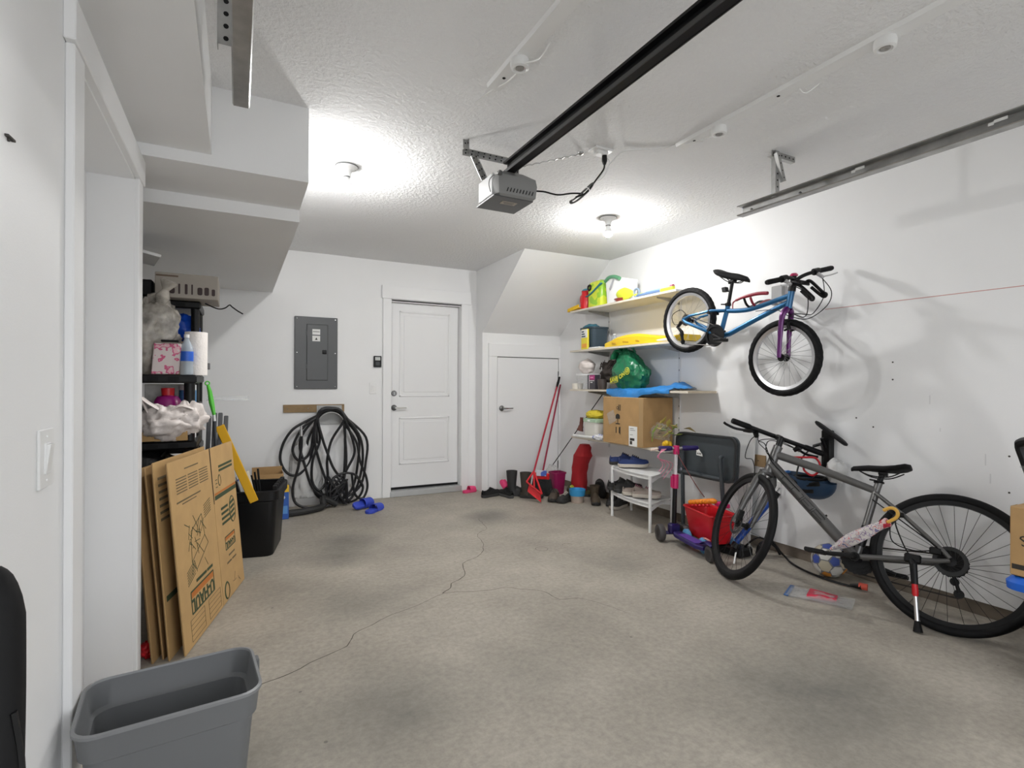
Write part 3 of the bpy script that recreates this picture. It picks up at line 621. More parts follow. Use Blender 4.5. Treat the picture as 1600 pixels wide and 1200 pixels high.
# low unit, middle shelf
t = thing('drink_jar', 'round magenta drink jar with red lid on lower shelf', 'jar', (-.34, 3.45, .89))
MB().lathe([(0, 0), (.05, 0), (.066, .04), (.068, .13), (.066, .17), (.05, .197), (.03, .205), (0, .205)], (-.34, 3.47, .93), n=24).build('jar_body', mat('jar_magenta', (.38, .02, .22), .12, coat=.5), t)
MB().lathe([(.03, 0), (.032, .04), (0, .042)], (-.34, 3.47, 1.133), n=18).build('lid', RED, t)
MB().lathe([(0, 0), (.06, 0), (.06, .045), (0, .045)], (-.34, 3.47, .889), n=18).build('stand', WHITE, t)
one('carton', MB().box(-.46, -.28, 3.57, 3.67, .892, 1.195, .003), mat('carton_white_print', (.62, .60, .56), .6, var=.2, vscale=20), 'white printed carton standing behind the magenta jar', 'box')
t = thing('tin_can', 'blue and white tin beside the magenta jar', 'can', (-.24, 3.52, .89))
MB().lathe([(0, 0), (.042, 0), (.042, .30), (0, .30)], (-.25, 3.53, .891), n=20).build('can_body', WHITE, t)
MB().lathe([(.0425, .17), (.0425, .27)], (-.25, 3.53, .891), n=20).build('label_band', mat('tin_blue', (.06, .22, .45), .4), t)
t = thing('shopping_bag', 'crumpled white plastic shopping bag on lower shelf', 'bag', (-.28, 3.36, .89))
SB = mat('shopping_bag_white', (.74, .67, .63), .4, bump=.5, bscale=25)
MB().blob((-.33, 3.345, .985), .13, .09, .095, 8, .35, 2.6, 48, 30, .98).build('bag_body', SB, t)
MB().blob((-.245, 3.35, 1.00), .10, .06, .09, 9, .4, 2.6).build('bag_fold', SB, t)
MB().tube(spline([(-.41, 3.32, 1.04), (-.44, 3.31, 1.12), (-.40, 3.31, 1.09), (-.33, 3.31, 1.05), (-.27, 3.31, 1.08), (-.21, 3.32, 1.06), (-.19, 3.32, 1.03)], 6), [.02]*37, 8, flat=.35).build('bag_handle', SB, t)
one('small_carton', MB().box(-.46, -.235, 3.305, 3.33, .895, .945, .002).box(-.46, -.235, 3.331, 3.5, .895, .90), CARD, 'small brown carton at front edge of lower shelf', 'box')
one('rubbish_bag', MB().blob((-.55, 3.45, .70), .3, .1, .16, 14, .3, 2.4), mat('black_bag_film', (.012, .012, .013), .25, bump=.6, bscale=30), 'shiny black rubbish bag under the lower shelf', 'bag')
# tool, ribbed basket, tray behind the boxes
t = thing('brush', 'green-handled brush standing upright behind the boxes', 'brush', (-.12, 3.85, .0))
MB().tube([(-.13, 3.86, 1.00), (-.145, 3.86, 1.08), (-.155, 3.86, 1.15), (-.165, 3.86, 1.19)], [.010, .016, .013, .009], 10).build('handle', mat('brush_green', (.10, .55, .05), .35), t)
MB().torus((-.168, 3.86, 1.20), (1, 0, 0), (0, 0, 1), .012, .004, 14, 6).build('hang_loop', MATS['brush_green'], t)
MB().cyl((-.13, 3.86, 1.0), (-.127, 3.86, .96), .008, 10).build('ferrule', WHITE, t)
MB().cyl((-.127, 3.86, .96), (-.09, 3.86, .02), .010, 10).build('shaft', DGREY, t)
t = thing('ribbed_panel', 'dark grey ribbed plastic panel beside the green-handled brush', 'panel', (-.15, 3.90, 0))
for k in range(4): MB().obox((-.175+k*.032, 3.915, .52), (.013, 0, 0), (0, .012, 0), (.016, 0, .50-.02*abs(k-1.5)), .004).build('slat', mat('rib_grey', (.10, .10, .105), .5), t)
MB().box(-.195, -.06, 3.925, 3.935, .1, .16).build('cross_bar', DGREY, t)
one('clear_tray', MB().box(-.18, .07, 3.99, 4.13, 1.085, 1.093).box(-.18, .07, 3.99, 3.994, 1.085, 1.115).box(.066, .07, 3.99, 4.13, 1.085, 1.115), CLEAR, 'clear plastic tray sticking out from the tall shelf', 'tray')
one('storage_box', MB().box(-.75, -.21, 3.80, 4.12, .822, 1.08, .004), mat('box_dark', (.05, .05, .05), .6), 'dark box on tall shelf behind the brush', 'box')
one('yellow_plank', MB().bar((-.10, 3.90, .925), (.105, 4.0, .40), .055, .035, .003, upv=(0, 1, 0)), mat('yellow_paint', (.80, .43, .01), .45), 'yellow plank leaning into the black tote', 'plank')
# flattened moving boxes
BL, BR = V((-.195, 2.71, .004)), V((.044, 3.63, .004)); E1 = (BR-BL).normalized(); HN = V((-E1.y, E1.x, 0)); UP = V((0, 0, math.cos(.09)))+HN*math.sin(.09); NN = E1.cross(UP).normalized()
LEN, HT = (BR-BL).length, .85
def flat_box(label, off, e0, l, h, z0=0, lean=0, mt=CARD, split=True):
    """a flattened carton: two walls side by side, double layered, with flaps cut at the crease"""
    o = BL - NN*off + E1*e0 + V((0, 0, z0)); up = (UP + HN*lean).normalized(); n = E1.cross(up).normalized()
    t = thing('flattened_box', label, 'cardboard box', o, 0, 'flattened moving boxes')
    wall = l*.57 if split else l
    MB().prism([(0, 0), (wall-.002, 0), (wall-.002, h), (0, h)], o, E1, up, -.004).build('box_wall', mt, t)
    if split: MB().prism([(wall+.002, 0), (l, 0), (l, h), (wall+.002, h)], o, E1, up, -.004).build('box_wall', mt, t)
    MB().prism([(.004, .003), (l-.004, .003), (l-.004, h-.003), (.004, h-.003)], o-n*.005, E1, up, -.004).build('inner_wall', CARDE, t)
    return t, o, up, n, wall
t, O, U, N_, wl_ = flat_box('front flattened moving box with U-HAUL print, leaning on the shelving', 0, 0, LEN, HT)
off = N_*.0008
def on(a, b): return O + E1*a + U*b + off
def pline(mb, a, b, c, d, w=.003):
    p, q = on(a, b), on(c, d); mb.obox((p+q)/2, (q-p)/2, (q-p).normalized().cross(N_)*w/2, N_*.0003)
mb = MB()
for k in range(6):                      # instruction table near the top edge
    for j in range(3):
        pline(mb, .07+j*.145, .765-k*.013, .195+j*.145, .765-k*.013, .005)
pline(mb, .18, .80, .36, .80, .006); pline(mb, .06, .66, .36, .66, .007); pline(mb, .12, .645, .30, .645, .005)
mb.build('printed_table', PRINTF, t)
mb = MB()
for k in range(26):
    r_ = random.Random(k); a, b = .21+r_.uniform(-.08, .13), .43+r_.uniform(-.10, .10); pline(mb, a, b, a+r_.uniform(-.08, .08), b+r_.uniform(-.07, .07), .003)
for a, b, c, d in ((.17, .36, .36, .44), (.36, .44, .40, .39), (.40, .39, .22, .31), (.22, .31, .17, .36), (.17, .36, .19, .50), (.36, .44, .34, .55), (.19, .50, .34, .55)): pline(mb, a, b, c, d, .0035)
for k in range(6): pline(mb, .10, .33-k*.012, .20, .36-k*.012, .0035); pline(mb, .38, .58-k*.012, .48, .60-k*.012, .0035)
mb.build('printed_drawing', PRINTG, t)
for a_, b_ in ((.24, .34), (.35, .43), (.20, .27)):
    mb = MB(); pline(mb, a_, .262, b_, .262, .014); mb.build('printed_line', PRINTG, t)
fr = MB(); pl_ = [(-.155, -.052), (.155, -.052), (.155, .052), (-.155, .052)]
for (a, b, c, d) in ((.12, .135, .43, .135), (.12, .235, .43, .235), (.12, .135, .12, .235), (.43, .135, .43, .235)): pline(fr, a, b, c, d, .008)
fr.build('logo_frame', PRINTG, t)
MB().prism([(.126, .205), (.426, .205), (.426, .231), (.126, .231)], O+N_*.0004, E1, U, .0004).build('logo_stripe', PRINTO, t)
text('U-HAUL', t, on(.275, .17), -E1, -U, .084, PRINTG, bold=.0028)
mb = MB()
for x0 in (.09, .33):
    for (a, b, c, d) in ((x0, .02, x0+.18, .02), (x0, .115, x0+.18, .115), (x0, .02, x0, .115), (x0+.18, .02, x0+.18, .115), (x0, .045, x0+.18, .045), (x0, .07, x0+.18, .07), (x0, .092, x0+.18, .092)): pline(mb, a, b, c, d, .0022)
mb.build('check_form', PRINTF, t)
# right wall of the box
w0 = wl_
MB().prism([(w0+.02, .565), (LEN-.005, .565), (LEN-.005, .588), (w0+.02, .588)], O+N_*.0004, E1, U, .0004).build('green_band', PRINTG, t)
MB().prism([(w0+.02, .59), (LEN-.005, .59), (LEN-.005, .602), (w0+.02, .602)], O+N_*.0004, E1, U, .0004).build('orange_band', PRINTO, t)
for a_, b_, c_, w_ in [(w0+.12, .735-k*.022, LEN-.04, .013) for k in range(2)]+[(w0+.10, .50-k*.028, w0+.22+.01*k, .014) for k in range(4)]+[(w0+.05, .63+k*.02, w0+.08, .004) for k in range(3)]:
    mb = MB(); pline(mb, a_, b_, c_, b_, w_); mb.build('printed_line', PRINTG, t)
def ringp(a, b, ra, rb, w): 
    mb = MB(); n = 22; P = [on(a+ra*math.cos(2*PI*i/n), b+rb*math.sin(2*PI*i/n)) for i in range(n)]; mb.tube(P, w, 4, closed=True, flat=.3); return mb
ringp(w0+.30, .46, .055, .075, .004).build('stamp_ring', PRINTG, t); ringp(w0+.12, .66, .022, .030, .003).build('stamp_ring', PRINTG, t); ringp(w0+.08, .055, .04, .045, .006).build('stamp_ring', PRINTG, t)
for k in range(4):
    mb = MB(); pline(mb, w0+.262, .415+k*.028, w0+.338, .425+k*.028, .015); mb.build('printed_line', PRINTG, t)
fr = MB()
for (a, b, c, d) in ((w0+.12, .265, w0+.30, .265), (w0+.12, .335, w0+.30, .335), (w0+.12, .265, w0+.12, .335), (w0+.30, .265, w0+.30, .335)): pline(fr, a, b, c, d, .006)
fr.build('logo_frame', PRINTG, t)
MB().prism([(w0+.125, .315), (w0+.295, .315), (w0+.295, .332), (w0+.125, .332)], O+N_*.0004, E1, U, .0004).build('logo_stripe', PRINTO, t)
text('U-HAUL', t, on(w0+.21, .289), -E1, -U, .046, PRINTG, bold=.0015)
for a_, b_, h_ in ((.12, .20, .19), (.215, .29, .19), (.16, .27, .225)):
    mb = MB(); pline(mb, w0+a_, h_, w0+b_, h_, .010); mb.build('printed_line', PRINTF, t)
mb = MB()
for k in range(5):
    r_ = random.Random(k+70); a, b = w0+.23+r_.uniform(-.05, .08), .06+r_.uniform(-.03, .03); pline(mb, a, b, a+r_.uniform(.02, .05), b+r_.uniform(-.03, .04), .003)
mb.build('printed_drawing', PRINTF, t)
MB().prism([(w0-.004, HT-.30), (w0+.004, HT-.30), (w0+.006, HT+.0005), (w0-.006, HT+.0005)], O+N_*.0005, E1, U, .0008).build('flap_slot', BLACKM, t)
t2, o2, u2, n2, _ = flat_box('second flattened moving box tucked behind the printed front one', .055, -.02, .64, .86, lean=-.01, split=False)
MB().prism([(.02, .25), (.5, .25), (.5, .275), (.02, .275)], o2+n2*.0006, E1, u2, .0004).build('printed_band', PRINTG, t2)
for k in range(7): MB().prism([(.03, .60+k*.03), (.12, .60+k*.03), (.12, .612+k*.03), (.03, .612+k*.03)], o2+n2*.0006, E1, u2, .0004).build('printed_line', PRINTF, t2)
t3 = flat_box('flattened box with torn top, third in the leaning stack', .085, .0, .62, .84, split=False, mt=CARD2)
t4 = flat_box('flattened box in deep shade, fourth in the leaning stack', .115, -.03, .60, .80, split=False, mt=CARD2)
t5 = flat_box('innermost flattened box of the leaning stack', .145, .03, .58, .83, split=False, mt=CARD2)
one('red_net', MB().blob((-.345, 2.80, .03), .03, .05, .035, 21, .3, 3), RED, 'small red net bag on floor at the wall corner', 'bag')

# black tote with its load
RT = -.2; tu, tv = V((math.cos(RT), math.sin(RT), 0)), V((-math.sin(RT), math.cos(RT), 0)); TC = V((.25, 3.98, 0)) - tu*.19 + tv*.26
t = thing('black_tote', 'black plastic tote bin standing beside the flattened boxes', 'bin', TC)
def rr3(c, a, b, w, d, r, z): return [c + a*x + b*y + V((0, 0, z)) for x, y in rrect(w, d, r)]
rings = [rr3(TC, tu, tv, .30, .42, .05, 0), rr3(TC, tu, tv, .31, .43, .05, .01), rr3(TC, tu, tv, .355, .48, .05, .38), rr3(TC, tu, tv, .345, .47, .05, .45), rr3(TC, tu, tv, .30, .42, .05, .03)]
MB().loft(rings).build('tub', BLACK, t)
MB().loft([rr3(TC, tu, tv, .36, .485, .05, .385), rr3(TC, tu, tv, .39, .52, .06, .395), rr3(TC, tu, tv, .39, .52, .06, .455), rr3(TC, tu, tv, .365, .49, .05, .462), rr3(TC, tu, tv, .345, .47, .05, .455)], cap=False).build('rim', BLACK, t)
for k in range(6): MB().obox(TC+tu*(.165)+tv*(-.20+k*.07)+V((0, 0, .475)), tu*.014, tv*.022, V((0, 0, .014)), .003).build('rim_tooth', BLACKM, t)
one('cleaner_roll', MB().bar(TC+V((.0, -.05, .18)), TC+V((-.10, -.04, .55)), .065, .05, .008), ramp_mat('roll_print', [(0, (.75, .74, .70)), (.48, (.12, .16, .5)), (.55, (.6, .2, .2)), (.6, (.75, .74, .72))], 18), 'printed roll of bags sticking out of black tote', 'roll')
one('putty_tube', MB().cyl(TC+V((.03, -.08, .15)), TC+V((-.06, .02, .56)), .026, 14), mat('tube_beige', (.6, .55, .45), .5), 'beige tube standing in the black tote', 'tube')
t = thing('black_rack', 'black wire rack poking out of the black tote', 'rack', TC+V((.05, .05, .2)))
for k in range(4): MB().tube([TC+V((.06, -.05+k*.05, .15)), TC+V((.02-.02*k, .0+k*.05, .58-.03*k))], .008, 6).build('prong', BLACKM, t)
t = thing('open_carton', 'open brown carton on floor behind the black tote', 'box', (.22, 5.2, 0))
cm = MB().box(.12, .37, 5.12, 5.124, 0, .40).box(.12, .37, 5.316, 5.32, 0, .44).box(.12, .124, 5.12, 5.32, 0, .42).box(.366, .37, 5.12, 5.32, 0, .40).box(.12, .37, 5.12, 5.32, 0, .005)
cm.build('carton_wall', CARD2, t)
t = thing('detergent_box', 'blue and yellow detergent box beside the hose', 'box', (.385, 5.16, 0))
MB().box(.30, .41, 5.07, 5.10, .002, .27, .002).build('carton_body', mat('box_blue', (.02, .10, .42), .4), t)
MB().box(.299, .411, 5.069, 5.101, .24, .30, .002).build('yellow_top', YEL, t)
text('p', t, (.365, 5.0687, .20), (1, 0, 0), (0, 0, 1), .06, WHITE, bold=.002)
MB().box(.31, .40, 5.0685, 5.069, .05, .12).build('print_panel', mat('print_sky', (.10, .30, .65), .4), t)
one('red_tin', MB().box(.20, .285, 5.14, 5.22, .006, .35, .004), ramp_mat('tin_print', [(0, (.5, .5, .55)), (.5, (.10, .12, .4)), (.6, (.5, .1, .1))], 25), 'printed packet inside the open brown carton', 'packet')
# grey bin in the foreground
t = thing('waste_bin', 'grey open plastic waste bin in the foreground', 'bin', (-.145, 1.645, 0), math.radians(-7+12))
GB = mat('bin_grey', (.155, .16, .165), .45)
L_ = lambda w, d, r, z: [V((x, y, z)) for x, y in rrect(w, d, r, 5)]
MB().loft([L_(.30, .19, .04, 0), L_(.305, .195, .04, .006), L_(.36, .25, .045, .33), L_(.375, .265, .045, .335), L_(.39, .28, .05, .40), L_(.383, .273, .048, .4005), L_(.366, .256, .045, .338), L_(.35, .24, .045, .33), L_(.296, .186, .04, .008)]).build('tub', GB, t, local=True, ang=40)
MB().loft([L_(.388, .278, .05, .393), L_(.40, .29, .054, .396), L_(.40, .29, .054, .403), L_(.386, .276, .05, .405), L_(.382, .272, .048, .40)], cap=False).build('rim', mat('bin_rim', (.22, .225, .23), .4), t, local=True, ang=40)
MB().box(.195, .21, .04, .07, .36, .40, .003).build('hinge_tab', GB, t, local=True)
# black padded thing at the picture's left edge
t = thing('carry_bag', 'tall black padded carry bag standing at the left wall', 'bag', (-.362, 1.19, 0))
P = [V((-.318, 1.02, .012)), V((-.318, 1.04, .3)), V((-.323, 1.06, .55)), V((-.328, 1.085, .72)), V((-.333, 1.10, .86)), V((-.338, 1.11, .91))]
MB().tube(spline(P, 4), [.036]*9+[.036, .036, .036, .036, .036, .036, .036, .032, .027, .022, .016, .009, .004], 16).build('bag_body', BLACKM, t)
MB().tube(spline([(-.30, 1.06, .70), (-.29, 1.06, .60), (-.29, 1.04, .45), (-.30, 1.04, .35)], 5), .006, 6).build('carry_strap', BLACK, t)

# ------------------------------------------------------------------ right wall shelving
SHF = mat('shelf_white', (.76, .75, .73), .5); SHE = mat('shelf_edge', (.68, .62, .52), .6)
def wall_shelf(label, x0, y0, y1, z, mt=SHF, edge=SHE, brackets=()):
    t = thing('wall_shelf', label, 'shelf', (XR-.15, (y0+y1)/2, z), 0, 'wall shelves on the right wall')
    MB().box(x0+.002, XR-.012, y0, y1, z-.018, z).build('board', mt, t)
    MB().box(x0, x0+.002, y0, y1, z-.018, z).build('edge_band', edge, t)
    for y in brackets:
        MB().prism([(0, 0), (-.26, 0), (-.26, -.012), (-.04, -.045), (0, -.05)], (XR-.012, y-.002, z-.0185), (1, 0, 0), (0, 0, 1), -.004).build('bracket', STEEL, t)
    return t
wall_shelf('topmost wall shelf above the small bicycle, loaded with toys', 3.12, 3.16, 4.68, 1.975, brackets=(4.43, 3.44))
wall_shelf('second wall shelf from the top with yellow sled', 3.12, 3.16, 4.68, 1.56, brackets=(4.43, 3.44))
wall_shelf('third wall shelf down carrying the green bag', 3.12, 3.03, 4.68, 1.155, mt=mat('shelf_wood', (.58, .49, .36), .6, var=.08), brackets=(4.43, 3.44))
wall_shelf('lowest wall shelf under the large brown carton', 3.14, 3.30, 4.68, .66, brackets=(4.43, 3.44))
for k, (y, lab, z0, z1) in enumerate(((4.43, 'slotted shelf upright near the closet door', .55, 2.02), (3.44, 'slotted shelf upright near the large bicycle', .55, 2.02))):
    t = thing('shelf_upright', lab, 'rail', (XR, y, z0), 0, 'shelf uprights')
    MB().box(XR-.012, XR, y-.012, y+.012, z0, z1, .002).build('rail', mat('upright_white', (.7, .7, .7), .4), t)
    for i in range(14): MB().box(XR-.0128, XR-.0115, y-.003, y+.003, z0+.04+i*.105, z0+.055+i*.105).build('slot', BLACKM, t)
Z1, Z2, Z3, Z4 = 1.976, 1.561, 1.156, .661
# --- top shelf
one('yellow_scoop', MB().loft([[V((3.19+a, 4.76-i*.05, Z1+.001+h+.02*i*.3)) for a, h in ((-.05, 0), (.05, 0), (.05, .035), (.04, .035), (.04, .006), (-.04, .006), (-.04, .035), (-.05, .035))] for i in range(5)]), YEL, 'yellow toy scoop at the end of the topmost shelf', 'toy scoop')
t = thing('jug', 'red plastic jug on topmost wall shelf', 'jug', (3.24, 4.55, Z1))
MB().lathe([(0, 0), (.062, 0), (.065, .01), (.066, .12), (.055, .16), (.05, .19), (.056, .20), (.05, .198), (.046, .17), (0, .16)], (3.24, 4.55, Z1), n=24).build('jug_body', RED, t)
MB().tube(spline([(3.24, 4.61, Z1+.17), (3.24, 4.65, Z1+.16), (3.24, 4.655, Z1+.10), (3.24, 4.615, Z1+.06)], 5), .010, 8).build('handle', RED, t)
MB().tube([(3.22, 4.495, Z1+.16), (3.20, 4.47, Z1+.195)], [.022, .012], 8).build('spout', RED, t)
MB().ball((3.25, 4.57, Z1+.20), .05, .05, .035).build('lid', mat('lid_teal', (.05, .20, .28), .5), t)
t = thing('beach_bag', 'lime and orange transparent beach bag with blue strap', 'bag', (3.24, 4.31, Z1))
LB = ramp_mat('beach_bag_print', [(0, (.30, .55, .04)), (.42, (.62, .70, .05)), (.55, (.75, .40, .05)), (.66, (.70, .75, .10))], 6, .25)
MB().loft([[V((3.24+x*k, 4.31+y*k, Z1+z)) for x, y in rrect(.17, .24, .04)] for z, k in ((0, .95), (.02, 1), (.20, 1.0), (.25, .9), (.265, .7))]).build('bag_body', LB, t)
MB().tube(spline([(3.15, 4.43, Z1+.12), (3.15, 4.36, Z1+.135), (3.15, 4.28, Z1+.17), (3.15, 4.18, Z1+.22)], 5), .018, 8, flat=.3).build('strap', mat('strap_teal', (.03, .20, .30), .5), t)
MB().torus((3.152, 4.38, Z1+.205), (0, 1, 0), (0, 0, 1), .024, .010, 20, 6).build('handle_ring', BLACK, t)
t = thing('storage_bucket', 'white square bucket with green handle on topmost shelf', 'bucket', (3.27, 4.03, Z1))
MB().loft([[V((3.27+x*k, 4.02+y*k, Z1+z)) for x, y in rrect(.22, .25, .03)] for z, k in ((0, .88), (.01, .9), (.225, 1), (.225, .97), (.02, .87))]).build('tub', WHITE, t)
MB().tube(spline([(3.16, 4.13, Z1+.225), (3.15, 4.06, Z1+.25), (3.15, 3.98, Z1+.245), (3.15, 3.90, Z1+.215)], 5), .018, 8).build('green_handle', mat('handle_green', (.10, .30, .16), .35), t)
MB().obox((3.157, 4.03, Z1+.18), (0.001, 0, 0), (0, .03, -.045), (0, .010, .007), 0).build('handle_slot', mat('slot_grey', (.4, .4, .42), .5), t)
t = thing('sand_shovel', 'big lime toy shovel with grey-blue handle on topmost shelf', 'toy shovel', (3.17, 3.86, Z1))
MB().ball((3.175, 3.855, Z1+.066), .03, .125, .060, 24, 16, lambda d, q: V((q.x, q.y, q.z*(1-.45*max(0, -d.y)-.1*d.y)+.012*d.y))).build('blade', LIME, t)
MB().tube([(3.18, 3.73, Z1+.035), (3.19, 3.60, Z1+.03)], .012, 8).build('shaft', LIME, t)
MB().torus((3.18, 3.70, Z1+.055), (0, 1, 0), (0, 0, 1), .035, .010, 20, 8).build('grip', mat('grip_bluegrey', (.25, .33, .42), .4), t)
one('red_dish', MB().lathe([(0, 0), (.05, 0), (.085, .03), (.08, .032), (.045, .008), (0, .008)], (3.205, 3.92, Z1), n=24), mat('dish_red', (.35, .05, .03), .4), 'small dark red dish under the lime shovel', 'dish')
t = thing('foam_rod', 'blue toy rod with lime end lying on topmost shelf', 'toy rod', (3.2, 3.5, Z1))
MB().cyl((3.155, 3.66, Z1+.018), (3.155, 3.36, Z1+.018), .014, 12).build('rod', mat('rod_blue', (.12, .20, .35), .5), t); MB().cyl((3.155, 3.36, Z1+.018), (3.155, 3.22, Z1+.018), .018, 12).build('rod_end', LIME, t)
t = thing('foam_rod', 'pale blue toy rod with pink tip lying behind the other rod', 'toy rod', (3.24, 3.5, Z1))
MB().cyl((3.21, 3.60, Z1+.035), (3.21, 3.31, Z1+.045), .018, 12).build('rod', mat('rod_sky', (.30, .45, .65), .5), t); MB().cyl((3.21, 3.31, Z1+.045), (3.21, 3.28, Z1+.046), .019, 12).build('rod_tip', mat('tip_pink', (.55, .10, .22), .5), t)
# --- second shelf
t = thing('storage_bucket', 'dark navy bucket on second wall shelf', 'bucket', (3.28, 4.47, Z2))
NAVY = mat('navy', (.035, .06, .085), .5)
MB().loft([[V((3.28+x*k, 4.47+y*k, Z2+z)) for x, y in rrect(.2, .25, .04)] for z, k in ((0, .86), (.01, .88), (.21, 1), (.215, 1.06), (.23, 1.06), (.23, .98), (.02, .86))]).build('tub', NAVY, t)
MB().blob((3.27, 4.50, Z2+.23), .08, .09, .04, 41, .3, 3).build('cloth_top', mat('cloth_teal', (.05, .18, .24), .8), t)
t = thing('powder_bag', 'white and yellow detergent pouch in front of the navy bucket', 'pouch', (3.165, 4.47, Z2))
MB().box(3.148, 3.172, 4.405, 4.52, Z2+.001, Z2+.21, .006).build('pouch', mat('pouch_yellow', (.80, .68, .05), .4), t)
MB().box(3.1465, 3.15, 4.41, 4.515, Z2+.12, Z2+.205, .001).build('white_panel', PAPER, t)
for k_ in range(3): MB().box(3.1458, 3.1466, 4.44+.012*k_, 4.505, Z2+.128+.024*k_, Z2+.141+.024*k_).build('print_bar', NAVY, t)
MB().box(3.1465, 3.148, 4.42, 4.50, Z2+.02, Z2+.06).build('orange_panel', mat('panel_orange', (.8, .35, .05), .5), t)
bottle('water_bottle', 'small clear water bottle standing on second wall shelf', (3.34, 4.21, Z2), .15, .03, WATER, WHITE, mat('lab_blue', (.1, .25, .55), .4))
t = thing('sled', 'long yellow plastic sled lying on second wall shelf', 'sled', (3.2, 3.65, Z2))
R_ = []
for i in range(13):
    q = i/12; y = 4.12-q*1.0; h = .02+.055*math.sin(PI*min(1, q*1.25+.12))**.8+(.03 if .15 < q else 0)*min(1, q*2); w = .10+.04*math.sin(PI*min(1, q+.1))
    R_.append([V((3.26+w*a, y, Z2+.001+z)) for a, z in ((-1, .0), (1, .0), (1, h*.8), (.9, h), (-.85, h), (-1, h*.75))])
MB().loft(R_).build('hull', mat('sled_yellow', (.85, .58, .02), .35), t)
for (y, l) in ((3.95, .06), (3.78, .08), (3.62, .05)): MB().obox((3.122, y, Z2+.03), (.003, 0, 0), (0, l*.5, .004), (0, 0, .008), .002).build('moulded_rib', mat('sled_amber', (.60, .33, .01), .4), t)
one('paper_sheet', MB().box(3.125, 3.20, 4.18, 4.36, Z2+.001, Z2+.014, .003), PAPER, 'folded white paper beside the detergent pouch', 'paper')
one('cream_tube', MB().cyl((3.15, 3.55, Z2+.018), (3.15, 3.20, Z2+.018), .012, 10), mat('tube_cream', (.75, .73, .62), .5), 'cream tube lying at the front of the yellow sled', 'tube')
# --- third shelf
t = thing('clear_tub', 'clear plastic tub with white lid on third wall shelf', 'tub', (3.22, 4.49, Z3))
MB().loft([[V((3.21+x*k, 4.49+y*k, Z3+z)) for x, y in rrect(.16, .2, .03)] for z, k in ((.001, .9), (.14, 1), (.14, .97), (.006, .87))]).build('tub', CLEAR, t)
MB().loft([[V((3.21+x*k, 4.49+y*k, Z3+z)) for x, y in rrect(.17, .21, .03)] for z, k in ((.141, 1), (.155, 1), (.157, .95))]).build('lid', mat('lid_clear_white', (.8, .8, .8), .3), t)
one('plastic_bag', MB().blob((3.21, 4.50, Z3+.235), .075, .105, .075, 51, .22, 2.3, flat=.98), SB, 'puffy white bag on the clear tub', 'bag')
one('white_tub', MB().lathe([(0, 0), (.055, 0), (.06, .055), (.062, .06), (0, .06)], (3.185, 4.63, Z3), n=22), mat('tub_cream', (.80, .76, .68), .4), 'low cream tub at the end of third wall shelf', 'tub')
t = thing('product_carton', 'black and magenta product carton on third shelf', 'box', (3.15, 4.35, Z3))
MB().box(3.135, 3.20, 4.26, 4.385, Z3+.001, Z3+.145, .002).build('carton_body', mat('carton_black', (.05, .045, .055), .4), t)
MB().box(3.1342, 3.136, 4.263, 4.35, Z3+.095, Z3+.14).build('magenta_panel', mat('panel_magenta', (.42, .02, .18), .4), t)
MB().box(3.1335, 3.1343, 4.285, 4.335, Z3+.112, Z3+.124).build('print_bar', mat('print_pink', (.75, .30, .5), .5), t); MB().box(3.1343, 3.1351, 4.27, 4.345, Z3+.083, Z3+.089).build('print_bar', PAPER, t); MB().box(3.1343, 3.1351, 4.30, 4.335, Z3+.065, Z3+.073).build('print_bar', PAPER, t); MB().box(3.1343, 3.1351, 4.352, 4.358, Z3+.005, Z3+.14).build('edge_stripe', PAPER, t)
t = thing('dark_brushes', 'bundle of dark brown bristly foliage behind the carton', 'dried bundle', (3.3, 4.22, Z3))
rb = random.Random(5); DK = mat('dark_fibre', (.045, .035, .03), .8)
MB().blob((3.30, 4.20, Z3+.16), .09, .14, .12, 52, .35, 3).build('bundle', DK, t)
for k in range(16):
    a = V((3.24+rb.uniform(-.05, .06), 4.10+rb.uniform(-.02, .24), Z3+.2)); MB().tube([a, a+V((rb.uniform(-.03, .03), rb.uniform(-.08, .02), rb.uniform(.05, .11)))], [.008, .003], 5).build('stalk', DK, t)
one('mug', MB().lathe([(0, 0), (.04, 0), (.046, .05), (.044, .10), (.04, .10), (.038, .012), (0, .012)], (3.165, 4.18, Z3), n=20), mat('mug_brown', (.06, .045, .04), .4), 'dark brown mug beside the green bag', 'mug')
t = thing('shopping_bag', 'green tied shopping bag with yellow lettering on third shelf', 'bag', (3.24, 3.86, Z3))
GRN = mat('bag_green', (.012, .15, .065), .28, bump=.5, bscale=16)
gb = V((3.235, 3.84, Z3+.165))
def gfn(d, q):
    o = V((3.3, 1.1, 5.5)); k = 1+.16*noise.noise(d*1.7+o)-.20*abs(noise.noise(d*3.1+o))-.06*abs(noise.noise(d*7+o)); q = q*k
    if d.z > .1: q.y *= 1-.45*d.z; q.x *= 1-.4*d.z; q.y += .06*d.z
    q.z = max(q.z, -.16); q.x = max(q.x, -.128); return q
MB().ball(gb, .14, .215, .23, 60, 40, gfn).build('bag_body', GRN, t)
MB().tube(spline([gb+V((-.04, .06, .17)), gb+V((-.05, .14, .20)), gb+V((-.04, .19, .13))], 5), [.02]*4+[.04]*4+[.05]*3, 10, flat=.35).build('tied_corner', GRN, t)
MB().tube(spline([gb+V((0, -.06, .18)), gb+V((-.02, -.02, .235)), gb+V((-.02, .10, .235)), gb+V((-.02, .13, .18))], 5), .022, 8, flat=.5).build('bag_handle', GRN, t)
yl_ = mat('print_yellow', (.65, .62, .05), .5)
